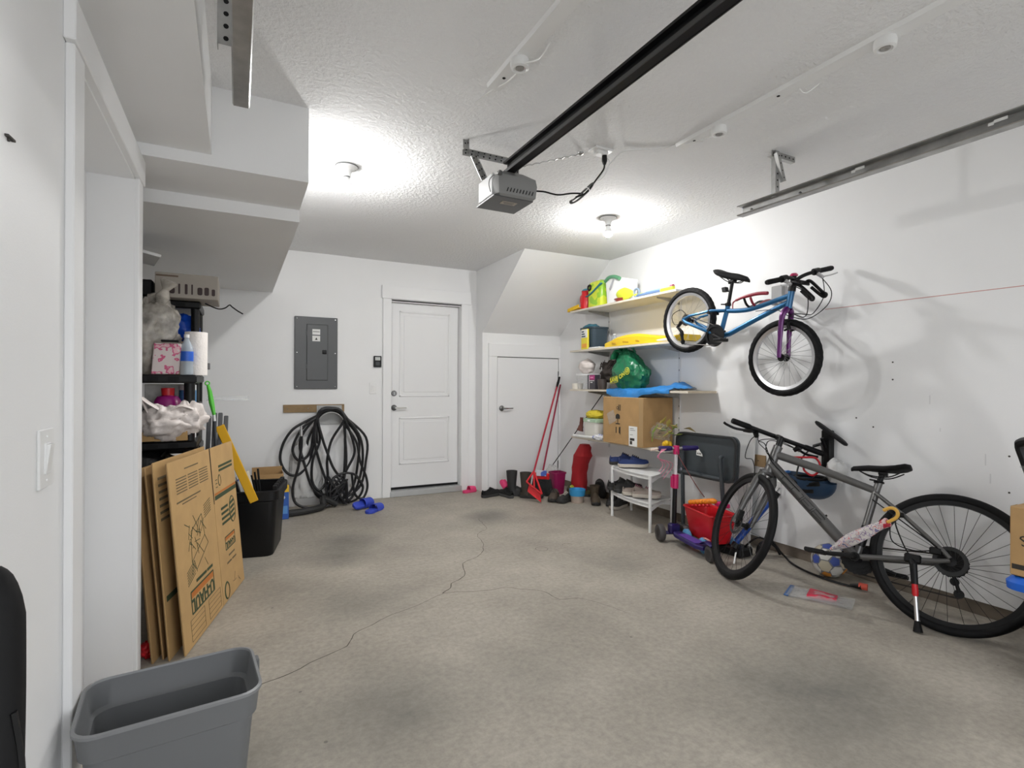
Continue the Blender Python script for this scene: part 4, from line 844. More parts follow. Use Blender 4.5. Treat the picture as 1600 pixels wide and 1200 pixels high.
text('SAVE', t, gb+V((-.137, .075, -.075)), (0, -1, .16), (0, .16, 1), .052, yl_, bold=.002); text('ON', t, gb+V((-.135, -.035, -.035)), (0, -1, .5), (0, .5, 1), .055, yl_, bold=.002); MB().torus(gb+V((-.132, -.105, .005)), V((0, 1, 0)), V((0, 0, 1)), .03, .004, 20, 6, .4).build('logo_emblem', yl_, t); MB().torus(gb+V((-.132, -.105, .005)), V((0, 1, 0)), V((0, 0, 1)), .012, .006, 16, 6, .4).build('logo_emblem', yl_, t)
mbf = MB()
for (a, b, c, d) in ((.125, -.11, .02, -.092), (.13, -.055, .028, -.037), (.125, -.11, .13, -.055), (.02, -.092, .028, -.037)): mbf.tube([gb+V((-.135, a, b)), gb+V((-.135, c, d))], .002, 4)
mbf.build('logo_frame', yl_, t)
# blue tarp draped over the shelf lip
TRP = mat('tarp_blue', (.035, .24, .62), .4, bump=.5, bscale=30)
mb = MB(); nu, nv = 30, 14; top = []; bot = []
for i in range(nu+1):
    for j in range(nv+1):
        u_, v_ = i/nu, j/nv; y = 4.04-.82*u_; x = 3.42-v_*.36; z = Z3+.008+.022*abs(noise.noise(V((u_*7, v_*5, 2))))+(.07*math.exp(-((u_-.80)/.16)**2)*(1-v_)*(.7+.6*noise.noise(V((u_*9, v_*4, 9)))) if v_ < 1 else 0)
        if x < 3.115:
            over = 3.115-x; x = 3.108-.02*noise.noise(V((u_*6, 1, 1))); z = Z3+.004-over*(.5+2.0*math.exp(-((u_-.33)/.22)**2))+.01*noise.noise(V((u_*9, v_*3, 7)))
        top.append(V((x, y, z))); bot.append(V((x+.002, y, z-.003)))
nn = len(top); I = lambda i, j: i*(nv+1)+j; fs = []
for i in range(nu):
    for j in range(nv): fs += [(I(i, j), I(i+1, j), I(i+1, j+1), I(i, j+1)), (nn+I(i, j), nn+I(i, j+1), nn+I(i+1, j+1), nn+I(i+1, j))]
for i in range(nu): fs += [(I(i, 0), nn+I(i, 0), nn+I(i+1, 0), I(i+1, 0)), (I(i, nv), I(i+1, nv), nn+I(i+1, nv), nn+I(i, nv))]
mb.add(top+bot, fs); one('tarp', mb, TRP, 'folded blue tarp draped under the green bag', 'tarp', ang=60)
# --- lowest shelf
t = thing('storage_bucket', 'white bucket with pale green lid on lowest wall shelf', 'bucket', (3.25, 4.36, Z4))
MB().loft([[V((3.25+x*k, 4.37+y*k, Z4+z)) for x, y in rrect(.2, .24, .04)] for z, k in ((.001, .9), (.01, .92), (.17, 1), (.17, .95), (.012, .88))]).build('tub', mat('bucket_cream', (.78, .76, .70), .4), t)
MB().loft([[V((3.25+x*k, 4.37+y*k, Z4+z)) for x, y in rrect(.215, .255, .045)] for z, k in ((.165, 1), (.195, 1), (.20, .96))]).build('lid', mat('lid_palegreen', (.40, .55, .38), .4), t)
MB().obox((3.142, 4.37, Z4+.178), (.004, 0, 0), (0, .02, 0), (0, 0, .008), .003).build('latch', WHITE, t)
one('yellow_cloth', MB().blob((3.24, 4.37, Z4+.235), .10, .13, .05, 61, .2, 4, flat=.6), mat('cloth_yellow', (.75, .60, .05), .85, bump=.8, bscale=70), 'fluffy yellow duster on the pale green bucket lid', 'duster')
one('hand_tool', MB().tube(spline([(3.19, 4.56, Z4+.20), (3.19, 4.57, Z4+.12), (3.18, 4.58, Z4+.06)], 4), [.018]*3+[.02]*2+[.028]*2+[.035]*2, 8), mat('tool_brown', (.13, .035, .025), .5), 'reddish brown tool standing left of the white bucket', 'tool')
one('crumpled_paper', MB().blob((3.15, 4.19, Z4+.022), .05, .09, .03, 62, .4, 3, flat=.7), ramp_mat('paper_print', [(0, (.78, .78, .8)), (.55, (.15, .18, .5)), (.62, (.78, .78, .8))], 20), 'crumpled white and blue paper at the lowest shelf edge', 'paper')
one('tube_roll', MB().cyl((3.115, 4.60, Z4+.012), (3.12, 4.26, Z4+.018), .014, 12), PAPER, 'rolled white paper along the lowest shelf edge', 'paper')
t = thing('shipping_carton', 'large brown shipping carton with fragile marks on lowest shelf', 'box', (3.26, 3.78, Z4))
cx0, cx1, cy0, cy1, cz0, cz1 = 3.085, 3.425, 3.50, 4.06, Z4+.001, 1.09
MB().box(cx0, cx1, cy0, cy1, cz0, cz1, .004).build('carton_body', CARD2, t)
fx = cx0-.0008
MB().box(fx, cx0, 3.50, 3.555, cz0+.01, cz1-.01).build('tape_strip', mat('tape_brown', (.40, .26, .12), .3), t)
la = MB().box(fx-.0006, fx, 3.575, 3.685, cz0+.0, cz0+.175).build('shipping_label', PAPER, t)
for k, (z, w, th) in enumerate(((.155, .05, .004), (.14, .07, .003), (.06, .06, .022), (.03, .03, .03), (.1, .04, .003))): MB().box(fx-.0012, fx-.0006, 3.67-w, 3.67, cz0+z-th/2, cz0+z+th/2).build('label_print', PRINTK, la)
gm = MB()                                  # fragile symbols lying on their side: glass, arrows, umbrella bars
def gl(poly): MB().prism(poly, (fx, 3.84, cz0+.23), (0, 0, 1), (0, -1, 0), -.0008).build('fragile_symbol', PRINTK, t)
gl([(0, -.03), (.03, -.03), (.045, -.012), (.045, .012), (.03, .03), (0, .03)]) ; gl([(-.04, -.004), (0, -.004), (0, .004), (-.04, .004)]); gl([(-.05, -.03), (-.04, -.03), (-.04, .03), (-.05, .03)])
for dy in (-.022, .022):
    MB().prism([(-.13, dy-.006), (-.075, dy-.006), (-.075, dy+.006), (-.13, dy+.006)], (fx, 3.84, cz0+.23), (0, 0, 1), (0, -1, 0), -.0008).build('arrow_mark', PRINTK, t)
MB().prism([(-.14, .03), (-.07, .03), (-.07, .038), (-.14, .038)], (fx, 3.84, cz0+.23), (0, 0, 1), (0, -1, 0), -.0008).build('arrow_base', PRINTK, t)
for k in range(3): MB().prism([(.075, .01+k*.012), (.13, .01+k*.012), (.13, .016+k*.012), (.075, .016+k*.012)], (fx, 3.84, cz0+.23), (0, 0, 1), (0, -1, 0), -.0008).build('symbol_bar', PRINTK, t)
MB().torus((fx, 3.845, cz0+.33), (0, 1, 0), (0, 0, 1), .012, .003, 16, 6, .2).build('symbol_ring', PRINTK, t)
one('film_patch', MB().obox((fx-.002, 3.93, cz0+.24), (.001, 0, 0), (0, .05, -.02), (0, .02, .05), 0), FILM, 'shiny clear tape patch on the large shipping carton', 'tape')
# dried flowers in a clear bag, hung at the carton's side
t = thing('flower_bag', 'clear bag of dried yellow-green flowers beside the large carton', 'dried flowers', (3.2, 3.38, .8))
rb = random.Random(9)
MB().blob((3.17, 3.37, .80), .05, .11, .075, 71, .5, 3.2).build('film_wrap', mat('wrap_film', (.6, .6, .55), .12, alpha=.14), t)
SG = [mat('stem_green', (.20, .28, .04), .6), mat('petal_straw', (.50, .40, .10), .7), mat('leaf_brown', (.22, .17, .05), .7)]
for k in range(26):
    a = V((3.17+rb.uniform(-.04, .05), 3.44-rb.uniform(0, .20), .76+rb.uniform(0, .12))); d = V((rb.uniform(-.03, .03), rb.uniform(-.09, .03), rb.uniform(-.02, .08)))
    MB().tube([a, a+d*.6, a+d], [.006, .02, .003], 6, flat=.35).build('dried_leaf', SG[k % 3], t)
MB().tube([(3.14, 3.45, .72), (3.13, 3.43, .80), (3.14, 3.38, .87)], [.005, .012, .004], 6, flat=.4).build('dried_leaf', SG[0], t)
MB().tube([(3.30, 3.24, .84), (3.28, 3.17, .85), (3.27, 3.09, .825)], [.006, .02, .003], 6, flat=.4).build('dried_leaf', SG[2], t)
t = thing('toy_flower', 'yellow plastic toy flower beside the carton corner', 'toy', (3.2, 3.3, .66))
for k in range(5): MB().ball((3.17+.025*math.cos(k*1.257), 3.30+.025*math.sin(k*1.257), .712+.008*(k % 2)), .018, .018, .022, 10, 8).build('petal', YEL, t)
MB().cyl((3.17, 3.31, .662), (3.17, 3.30, .71), .012, 8).build('stalk', YEL, t)
one('black_rod', MB().cyl((3.41, 4.50, 1.10), (3.30, 5.30, .26), .005, 8), BLACK, 'thin black rod leaning diagonally behind the white bucket', 'rod')
one('fabric_bag', MB().loft([[V((3.30+x*k+dx, 4.72+y*k+dy, z)) for x, y in [(x*(1+.16*noise.noise(V((x*22, y*22, z*9)))), y*(1+.16*noise.noise(V((y*22, x*22, z*9+4))))) for x, y in rrect(.15, .18, .07, 6)]] for z, k, dx, dy in [(z_, k_, dx_, dy_) for z_, k_, dx_, dy_ in ((.004, .7, 0, .05), (.03, .95, 0, .05), (.1, .98, 0, .045), (.15, 1.03, 0, .042), (.2, 1.0, 0, .04), (.25, .97, 0, .036), (.3, 1.02, 0, .03), (.35, .98, .0, .02), (.40, 1.08, .0, .0), (.44, 1.18, .01, -.01), (.46, 1.05, .015, -.01), (.49, .9, .02, -.01), (.53, .8, .03, -.02), (.56, .6, .03, -.02))]]), mat('duffel_red', (.42, .012, .018), .75, bump=.4, bscale=9), 'red fabric bag standing under the lowest wall shelf', 'bag')

# ------------------------------------------------------------------ bicycles
ALU = mat('alloy_silver', (.60, .60, .61), .3, .8); SPK = mat('spoke_steel', (.30, .30, .30), .3, .8); SPKD = mat('spoke_black', (.02, .02, .02), .4, .3)
def wheel(root, name, c, fd, up, Ro, tr, rimm, nsp, spm, knob=0, hubw=.10, rimd=.022, hub_r=.016):
    c, fd, up = V(c), V(fd).normalized(), V(up).normalized(); ax = fd.cross(up).normalized()
    mt = Matrix((fd, up, ax)).transposed().to_4x4(); mt.translation = c; mt = ROOTM[root.name].inverted() @ mt
    mb = MB(); n, k = (144 if knob else 96), 10; R = Ro-tr
    vs, fs = [], []
    for i in range(n):
        A = 2*PI*i/n
        for j in range(k):
            b = 2*PI*j/k; q = tr*(.94 if math.cos(b) > .2 and knob and ((i//2+j) % 2) else 1)
            vs.append(V((math.cos(A)*(R+q*math.cos(b)), math.sin(A)*(R+q*math.cos(b)), q*math.sin(b)*.95)))
    for i in range(n):
        for j in range(k): fs.append((i*k+j, ((i+1) % n)*k+j, ((i+1) % n)*k+(j+1) % k, i*k+(j+1) % k))
    mb.add(vs, fs); w = mb.build(name, RUB, root, local=True, mtx=mt, ang=0 if knob else 50)
    r1 = R-tr*.75; prof = [(r1, tr*.62), (r1-rimd, tr*.42), (r1-rimd, -tr*.42), (r1, -tr*.62), (r1-.004, 0)]
    mb = MB(); m_ = len(prof); vs, fs = [], []
    for i in range(72):
        A = 2*PI*i/72
        for (r, h) in prof: vs.append(V((r*math.cos(A), r*math.sin(A), h)))
    for i in range(72):
        for j in range(m_): fs.append((i*m_+j, ((i+1) % 72)*m_+j, ((i+1) % 72)*m_+(j+1) % m_, i*m_+(j+1) % m_))
    mb.add(vs, fs).build('rim', rimm, w, local=True)
    MB().lathe([(0, -hubw/2), (.006, -hubw/2), (.007, -hubw*.36), (hub_r*1.5, -hubw*.34), (hub_r*1.5, -hubw*.28), (hub_r*.8, -hubw*.24), (hub_r*.8, hubw*.24), (hub_r*1.5, hubw*.28), (hub_r*1.5, hubw*.34), (.007, hubw*.36), (.006, hubw/2), (0, hubw/2)], n=16).build('hub', BLACK, w, local=True)
    sp = None
    for i in range(nsp):
        sd = 1 if i % 2 else -1
        if sp is None:
            sp = {}
            for s_ in (-1, 1):
                o = MB().tube([V((0, hub_r*1.2, s_*hubw*.31)), V((r1-rimd*.8, 0, 0))], .0011, 4).build('spoke', spm, w, local=True, ang=0); sp[s_] = o; o.rotation_euler.z = 0 if s_ == -1 else 2*PI/nsp
            continue
        if i < 2: continue
        o = sp[sd].copy(); COL.objects.link(o); o.parent = w; o.rotation_euler.z = 2*PI*i/nsp + (.0 if (i//2) % 2 else .02)
    return w, ax
def saddle(root, nose, rear, sidev, upv, mt, w=.145, fat=1):
    nose, rear, sidev, upv = V(nose), V(rear), V(sidev).normalized(), V(upv).normalized(); R_ = []
    for t_, hw, dz, th in ((0, .015, -.012, .02), (.04, .02, -.004, .028), (.3, .026, .004, .034), (.55, .042, .002, .036), (.75, w*.44, .006, .036), (.92, w*.5, .016, .034), (1, w*.36, .018, .022)):
        th *= fat
        c = nose.lerp(rear, t_)+upv*dz
        R_.append([c+sidev*hw*math.cos(b)+upv*(th*.35*math.sin(b) if math.sin(b) > 0 else th*.8*math.sin(b)*(.6+.4*abs(math.cos(b)))) for b in [2*PI*i/14 for i in range(14)]])
    sd = MB().loft(R_).build('saddle', mt, root, ang=60)
    for s_ in (-1, 1): MB().tube(spline([nose.lerp(rear, .12)-upv*.015, nose.lerp(rear, .35)-upv*.045+sidev*s_*.018, nose.lerp(rear, .65)-upv*.048+sidev*s_*.022, nose.lerp(rear, .88)-upv*.015+sidev*s_*.03], 5), .0035, 6).build('rail', BLACK, sd)
def cassette(root, c, ax, side, radii, name='cassette'):
    o = None
    for i, r in enumerate(radii):
        n = 40; c2 = V(c)+V(ax)*side*(.0045*i); mb = MB(); x, y, z = frame(ax)
        P = [(r*(1 if k % 2 else .94)*math.cos(2*PI*k/n), r*(1 if k % 2 else .94)*math.sin(2*PI*k/n)) for k in range(n)]
        mb.prism(P, c2, x, z.cross(x), .0022); ob = mb.build(name if o is None else 'sprocket', GUN if i % 2 else BLACK, root if o is None else o); o = o or ob
    return o
def cable(root, pts, r=.0028, m_=BLACK, name='cable'): MB().tube(spline(pts, 6), r, 6).build(name, m_, root)

# --- grey city bike leaning against the wall
GREY = mat('frame_grey', (.13, .128, .125), .35, .5, coat=.2); DECAL = mat('decal_black', (.03, .03, .03), .4)
hd, ln = -.338, .35; bf = V((math.sin(hd), math.cos(hd), 0)); bs = V((math.cos(hd), -math.sin(hd), 0)); bu = V((0, 0, math.cos(ln)))+bs*math.sin(ln); ba = bs*math.cos(ln)-V((0, 0, math.sin(ln)))
rc = V((3.156, 1.328, .324)); fc = rc+bf*1.012
h2, l2 = .436, .344; sf = V((math.sin(h2), math.cos(h2), 0)); ss = V((math.cos(h2), -math.sin(h2), 0)); su = V((0, 0, math.cos(l2)))+ss*math.sin(l2); sa = ss*math.cos(l2)-V((0, 0, math.sin(l2)))
W = lambda a, b, c=0: rc+bf*a+bu*b+ba*c
bike = thing('bicycle', 'large grey bicycle with black tyres standing on floor against right wall', 'bicycle', (3.04, 1.6, 0))
wheel(bike, 'rear_wheel', rc, bf, bu, .342, .021, BLACK, 32, SPKD, hubw=.12)
wheel(bike, 'front_wheel', fc, sf, su, .342, .021, BLACK, 32, SPKD, hubw=.10)
frm = MB().tube([W(.866, .470), W(.60, .40), W(.327, .312)], [.023, .021, .018], 12, flat=1.1).build('top_tube', GREY, bike)
dt = MB().tube([W(.884, .405), W(.64, .17), W(.397, -.064)], [.033, .032, .028], 16).build('down_tube', GREY, bike)
MB().tube([W(.855, .523), W(.861, .503), W(.892, .367), W(.895, .352)], [.028, .027, .030, .031], 16).build('head_tube', GREY, bike)
MB().tube([W(.315, .368), W(.325, .324), W(.397, -.064)], [.0185, .0185, .0185], 12).build('seat_tube', GREY, bike)
MB().tube([W(.36, .11), W(.385, 0.0)], .024, 12).build('front_derailleur_clamp', BLACK, bike)
for s_ in (-1, 1):
    MB().tube([W(.328, .30, s_*.018), W(.20, .20, s_*.045), W(.03, .045, s_*.068), W(0, .012, s_*.068)], [.010, .0095, .010, .010], 8).build('seat_stay', GREY, bike)
    MB().tube([W(.40, -.062, s_*.028), W(.28, -.045, s_*.05), W(.05, -.012, s_*.068), W(0, 0, s_*.068)], [.014, .014, .012, .010], 8).build('chain_stay', GREY, bike)
    MB().tube([W(.898, .33)+sa*s_*.03, W(.908, .29)+sa*s_*.052, fc.lerp(W(.898, .33), .45)+sa*s_*.056, fc+sa*s_*.056], [.026, .023, .019, .012], 10, flat=1.1).build('fork_blade', GREY, bike)
MB().tube([W(.898, .34)-sa*.048, W(.897, .355), W(.898, .34)+sa*.048], [.018, .027, .018], 10).build('fork_crown', GREY, bike)
MB().tube([W(.855, .52), W(.848, .56), W(.841, .578)], .019, 12).build('steerer', BLACK, bike)
HB = W(.841, .580)+sf*.05
MB().tube([W(.843, .574), HB], [.018, .019], 10).build('stem', BLACK, bike)
bar = MB().tube(spline([HB-sa*.31, HB-sa*.16+sf*.005, HB-sa*.05+sf*.01, HB+sa*.05+sf*.01, HB+sa*.16+sf*.005, HB+sa*.31], 4), .0145, 10).build('handlebar', BLACK, bike)
for s_ in (-1, 1):
    MB().tube([HB+sa*s_*.19, HB+sa*s_*.20, HB+sa*s_*.30, HB+sa*s_*.315], [.0165, .0185, .018, .0165], 12).build('grip', RUB, bar)
    MB().tube([HB+sa*s_*.165-su*.01, HB+sa*s_*.17+sf*.035-su*.018, HB+sa*s_*.20+sf*.055-su*.03], [.018, .017, .010], 8).build('brake_clamp', BLACK, bar)
    MB().tube(spline([HB+sa*s_*.19+sf*.05-su*.025, HB+sa*s_*.25+sf*.062-su*.035, HB+sa*s_*.31+sf*.065-su*.03, HB+sa*s_*.335+sf*.06-su*.024], 4), .0055, 8, flat=1.5).build('brake_lever', BLACK, bar)
    MB().tube([HB+sa*s_*.15-su*.02-sf*.01, HB+sa*s_*.13-su*.045], [.018, .013], 8).build('shifter', BLACK, bar)
MB().tube([W(.302, .415), W(.315, .368)], .0145, 12).build('seat_post', BLACK, bike)
MB().torus(W(.317, .362), bf, ba, .020, .006, 20, 8).build('seat_clamp', BLACK, bike)
MB().tube([W(.31, .36, -.02), W(.33, .362, -.045), W(.355, .365, -.04)], .005, 6).build('quick_release', BLACK, bike)
MB().obox(W(.30, .412), bf*.022, ba*.018, bu*.010, .004).build('saddle_clamp', BLACK, bike)
saddle(bike, W(.452, .434), W(.176, .445), ba, bu, BLACKM, .15)
MB().tube([W(.397, -.064, -.05), W(.397, -.064, .05)], .024, 16).build('bottom_bracket', BLACK, bike)
for i, r in enumerate((.088, .072, .055)): cassette(bike, W(.397, -.064, .058-.007*i), ba, 1, (r,), 'chainring')
MB().tube([W(.397, -.064, -.062), W(.397, -.064, -.075), W(.565, -.082, -.085)], [.015, .014, .011], 8).build('crank', BLACK, bike)
MB().tube([W(.397, -.064, .07), W(.40, -.064, .08), W(.23, -.106, .09)], [.015, .014, .011], 8).build('crank', BLACK, bike)
MB().obox(W(.565, -.082, -.135), bf*.048, ba*.042, bu*.011, .005).build('pedal', BLACKM, bike); MB().obox(W(.23, -.106, .14), bf*.048, ba*.042, bu*.011, .005).build('pedal', BLACKM, bike)
MB().tube([W(.565, -.082, -.08), W(.565, -.082, -.10)], .006, 6).build('pedal_axle', GUN, bike)
cassette(bike, rc+ba*.028, ba, 1, (.072, .062, .053, .045, .037, .029))
MB().lathe([(.052, 0), (.07, 0), (.07, .0016), (.052, .0016), (.052, 0)], rc-ba*.05, tuple(ba), 32, cap=False).build('brake_disc', mat('disc_dark', (.03, .03, .03), .4, .5), bike)
MB().lathe([(.052, 0), (.07, 0), (.07, .0016), (.052, .0016), (.052, 0)], fc-sa*.042, tuple(sa), 32, cap=False).build('brake_disc', MATS['disc_dark'], bike)
MB().obox(W(.055, .035, -.062), bf*.026, bu*.018, ba*.016, .006).build('brake_caliper', BLACK, bike)
MB().obox(fc-sf*.03+su*.055-sa*.048, su*.034, sf*.016, sa*.016, .006).build('brake_caliper', BLACK, bike)
MB().tube([W(-.005, -.01, .075), W(.0, -.045, .075), W(-.015, -.075, .072), W(-.03, -.135, .07)], [.012, .011, .009, .008], 8).build('derailleur', BLACK, bike)
cassette(bike, W(-.03, -.14, .066), ba, 1, (.022,), 'jockey_wheel'); cassette(bike, W(-.012, -.085, .066), ba, 1, (.02,), 'jockey_wheel')
CH = mat('chain_dark', (.05, .045, .04), .4, .7)
MB().tube([W(.0, .04, .055), W(.38, .008, .055)], .0045, 5).build('chain', CH, bike); MB().tube([W(-.03, -.162, .066), W(.38, -.146, .055)], .0045, 5).build('chain', CH, bike)
KF = V((2.945, 1.372, .004))
MB().obox(W(.145, -.022, -.062), bf*.035, bu*.022, ba*.02, .006).build('kickstand_clamp', BLACK, bike)
kt = W(.14, -.05, -.085)
ks = MB().tube([W(.15, -.03, -.07), kt, kt.lerp(KF, .30)], [.015, .017, .015], 10).build('kickstand', BLACK, bike)
MB().tube([kt.lerp(KF, .30), kt.lerp(KF, .45), kt.lerp(KF, .48)], [.013, .014, .011], 10).build('kickstand_sleeve', RED, ks)
MB().tube([kt.lerp(KF, .46), kt.lerp(KF, .86)], .010, 10).build('kickstand_leg', ALU, ks)
MB().tube([kt.lerp(KF, .84), kt.lerp(KF, .86), KF], [.012, .013, .021], 10).build('kickstand_foot', RUB, ks)
MB().tube([W(.21, .19, -.056), W(.19, .19, -.056)], .013, 8).build('cable_clip', BLACK, bike)
# outlined boxy letters along the down tube, left side
dd = (W(.397, -.064)-W(.884, .405)).normalized(); dn = (-ba).normalized(); dv = dn.cross(dd).normalized()
for i, ch in enumerate(('C', 'U', 'B', 'E')):
    o_ = W(.884, .405)+dd*(.155+i*.083)+dn*.0332; L_ = .036; H_ = .017
    strokes = {'C': [(1, 1, -1, 1), (-1, 1, -1, -1), (-1, -1, 1, -1), (1, -1, 1, -.5), (1, 1, 1, .5)], 'U': [(-1, 1, -1, -1), (-1, -1, 1, -1), (1, -1, 1, 1), (-1, 1, -.5, 1), (.5, 1, 1, 1)], 'B': [(-1, 1, 1, 1), (1, 1, 1, -1), (1, -1, -1, -1), (-1, -1, -1, 1), (-1, 0, .4, 0)], 'E': [(1, 1, -1, 1), (-1, 1, -1, -1), (-1, -1, 1, -1), (-1, 0, .8, 0), (1, 1, 1, .6), (1, -1, 1, -.6)]}[ch]
    mb = MB()
    for a, b, c, d in strokes: 
        f_ = lambda x, y: o_+dd*x*L_+dv*y*H_-dn*(.0048*y*y)
        mb.tube([f_(a, b), f_((a+c)/2, (b+d)/2), f_(c, d)], .0026, 5)
    mb.build('frame_letter', DECAL, dt)
for a_ in (.58, .48):
    q_ = W(a_, -.064+(a_-.397)*.965); n_ = (bu*.719-bf*.695); MB().tube([q_+n_*.026, q_+n_*.038], .006, 6).build('bottle_boss', BLACK, dt)
hl = HB-sa*.13-su*.03
cable(bike, [hl, hl+sf*.06-su*.05, hl+sf*.05-su*.16, W(.92, .40)-sa*.06+sf*.05, W(.93, .30)-sa*.055, fc+su*.14-sa*.058, fc+su*.07-sa*.05])
cable(bike, [hl+sa*.01, hl+sf*.04-su*.03+sa*.04, W(.90, .52)-sa*.04, W(.89, .44, -.03), W(.86, .40, -.032), W(.70, .25, -.03)])
cable(bike, [HB+sa*.12-su*.03, HB+sa*.05+sf*.08-su*.02, W(.92, .55), W(.915, .48, -.03), W(.88, .44, -.03), W(.86, .42, -.03)])
cable(bike, [HB+sa*.15-su*.03, HB+sa*.05+sf*.10-su*.01, HB-sa*.06+sf*.09-su*.06, W(.90, .47, -.035), W(.87, .41, -.032)])
cable(bike, [W(.20, .20, -.055), W(.225, .15, -.07), W(.19, .05, -.075), W(.155, -.015, -.072)], .0035)
cable(bike, [W(.22, .205, -.052), W(.245, .15, -.06), W(.235, .05, -.06), W(.15, .02, -.06), W(.07, .035, -.06)], .003)
MB().tube([W(.34, .26, -.022), W(.05, .055, -.075)], .003, 6).build('cable', BLACK, bike)
MB().obox(fc-su*.20-sf*.07-sa*.012, (su*.5-sf*.85).normalized()*.006, sa*.003, (su*.9+sf*.3).normalized()*.035, .002).build('spoke_reflector', WHITE, bike)

# --- child's blue bike hung on the wall rack, nose down
BBLU = mat('frame_blue', (.012, .13, .30), .3, .35, coat=.5); BPUR = mat('fork_purple', (.11, .006, .13), .28, .35, coat=.5)
u_r, u_f = V((3.075, 2.98, 1.70)), V((3.12, 2.215, 1.38))
def U(y, z, c=0): return V((3.12+(y-2.215)*(-.0588)+c, y+c*.0588, z))
kf = V((.0588, -1, 0)).normalized()
kid = thing('bicycle', 'small blue children\'s bicycle with purple fork hung high on right wall', 'bicycle', (3.1, 2.6, 1.2))
wheel(kid, 'rear_wheel', u_r, kf, (0, 0, 1), .25, .024, ALU, 28, ALU, 1, .11, .02)
wheel(kid, 'front_wheel', u_f, kf, (0, 0, 1), .25, .024, ALU, 28, SPK, 1, .09, .02)
hub = u_r
MB().tube(spline([U(2.18, 1.775), U(2.32, 1.745), U(2.45, 1.722), U(2.55, 1.722), U(2.635, 1.732)], 4), .0165, 12).build('top_tube', BBLU, kid)
MB().tube([U(2.18, 1.735), U(2.42, 1.645), U(2.62, 1.565), U(2.70, 1.555)], [.0175, .0185, .019, .019], 12).build('down_tube', BBLU, kid)
MB().tube([U(2.163, 1.805), U(2.184, 1.695)], .0205, 14).build('head_tube', BBLU, kid)
MB().tube([U(2.63, 1.765), U(2.695, 1.555)], .0165, 12).build('seat_tube', BBLU, kid)
for s_ in (-1, 1):
    MB().tube([U(2.64, 1.735, s_*.018), U(2.74, 1.742, s_*.045), U(2.92, 1.722, s_*.062), U(2.98, 1.70, s_*.062)], [.0095, .0095, .0095, .011], 8).build('seat_stay', BBLU, kid)
    MB().tube([U(2.70, 1.56, s_*.028), U(2.78, 1.60, s_*.05), U(2.95, 1.675, s_*.062), U(2.98, 1.70, s_*.062)], [.013, .013, .012, .011], 8).build('chain_stay', BBLU, kid)
    MB().tube(spline([U(2.186, 1.69, s_*.012), U(2.19, 1.665, s_*.04), U(2.20, 1.62, s_*.048), U(2.21, 1.50, s_*.048), U(2.215, 1.38, s_*.05)], 4), [.02]*4+[.018]*4+[.016]*4+[.014]*4+[.012], 10).build('fork_blade', BPUR, kid)
    MB().tube([U(2.165, 1.60, s_*.04), U(2.15, 1.555, s_*.044)], [.010, .012], 8).build('brake_arm', BLACK, kid); MB().tube([U(2.75, 1.76, s_*.04), U(2.76, 1.72, s_*.05)], [.012, .012], 8).build('brake_arm', BLACK, kid)
    MB().tube([U(2.16, 1.56, s_*.034), U(2.19, 1.552, s_*.034)], .007, 6).build('brake_pad', BLACK, kid)
MB().tube([U(2.158, 1.83), U(2.163, 1.80)], .023, 14).build('headset', BLACK, kid)
MB().tube([U(2.15, 1.895), U(2.158, 1.83)], .017, 12).build('stem', BLACK, kid)
MB().lathe([(0, 0), (.022, 0), (.024, .008), (.016, .018), (0, .02)], U(2.148, 1.893), (0, 0, 1), 16).build('bell', mat('bell_magenta', (.45, .02, .10), .3), kid)
e1, e2 = V((2.845, 2.135, 1.825)), V((3.375, 2.06, 1.955)); hb = (e1+e2)/2; du = (e2-e1).normalized()
kb = MB().tube(spline([e1, e1.lerp(e2, .3), e1.lerp(e2, .42)+V((0, .02, -.01)), hb+V((0, .04, -.03)), e1.lerp(e2, .58)+V((0, .02, -.01)), e1.lerp(e2, .7), e2], 4), .0115, 10).build('handlebar', BLACK, kid)
for a, b in ((e1, e1+du*.11), (e2, e2-du*.11)): MB().tube([a, a.lerp(b, .1), b], [.014, .0165, .0155], 12).build('grip', RUB, kb)
for a, s_ in ((e1+du*.14, 1), (e2-du*.14, -1)):
    MB().tube([a-du*.02, a+du*.02], .022, 12).build('shifter', BLACK, kb)
    MB().tube([a+V((0, -.01, -.015)), a+V((0, -.045, -.045))], [.014, .011], 8).build('brake_clamp', ALU, kb)
    MB().tube(spline([a+V((0, -.045, -.04)), a-du*s_*.05+V((0, -.06, -.04)), a-du*s_*.10+V((0, -.062, -.035))], 4), .005, 6).build('brake_lever', ALU, kb)
MB().tube([U(2.628, 1.775), U(2.595, 1.935)], .0125, 12).build('seat_post', BLACK, kid)
MB().tube([U(2.632, 1.785), U(2.628, 1.765)], .021, 14).build('seat_clamp', BLACK, kid)
MB().tube([U(2.63, 1.775, -.02), U(2.66, 1.777, -.04)], .005, 6).build('quick_release', BLACK, kid)
MB().obox(U(2.595, 1.935), V((0, .025, -.006)), V((.02, 0, 0)), V((0, 0, .012)), .004).build('saddle_clamp', BLACK, kid)
MB().obox(U(2.655, 1.885, -.0), V((0, .02, 0)), V((.016, 0, 0)), V((0, .004, .018)), .004).build('rear_reflector', BLACK, kid)
saddle(kid, U(2.470, 1.935), U(2.715, 2.01), (1, 0, 0), (0, .2, 1), BLACKM, .14, 1.7)
MB().tube([U(2.70, 1.558, -.05), U(2.70, 1.558, .05)], .022, 14).build('bottom_bracket', BLACK, kid)
ax = V((1, .0588, 0)).normalized()
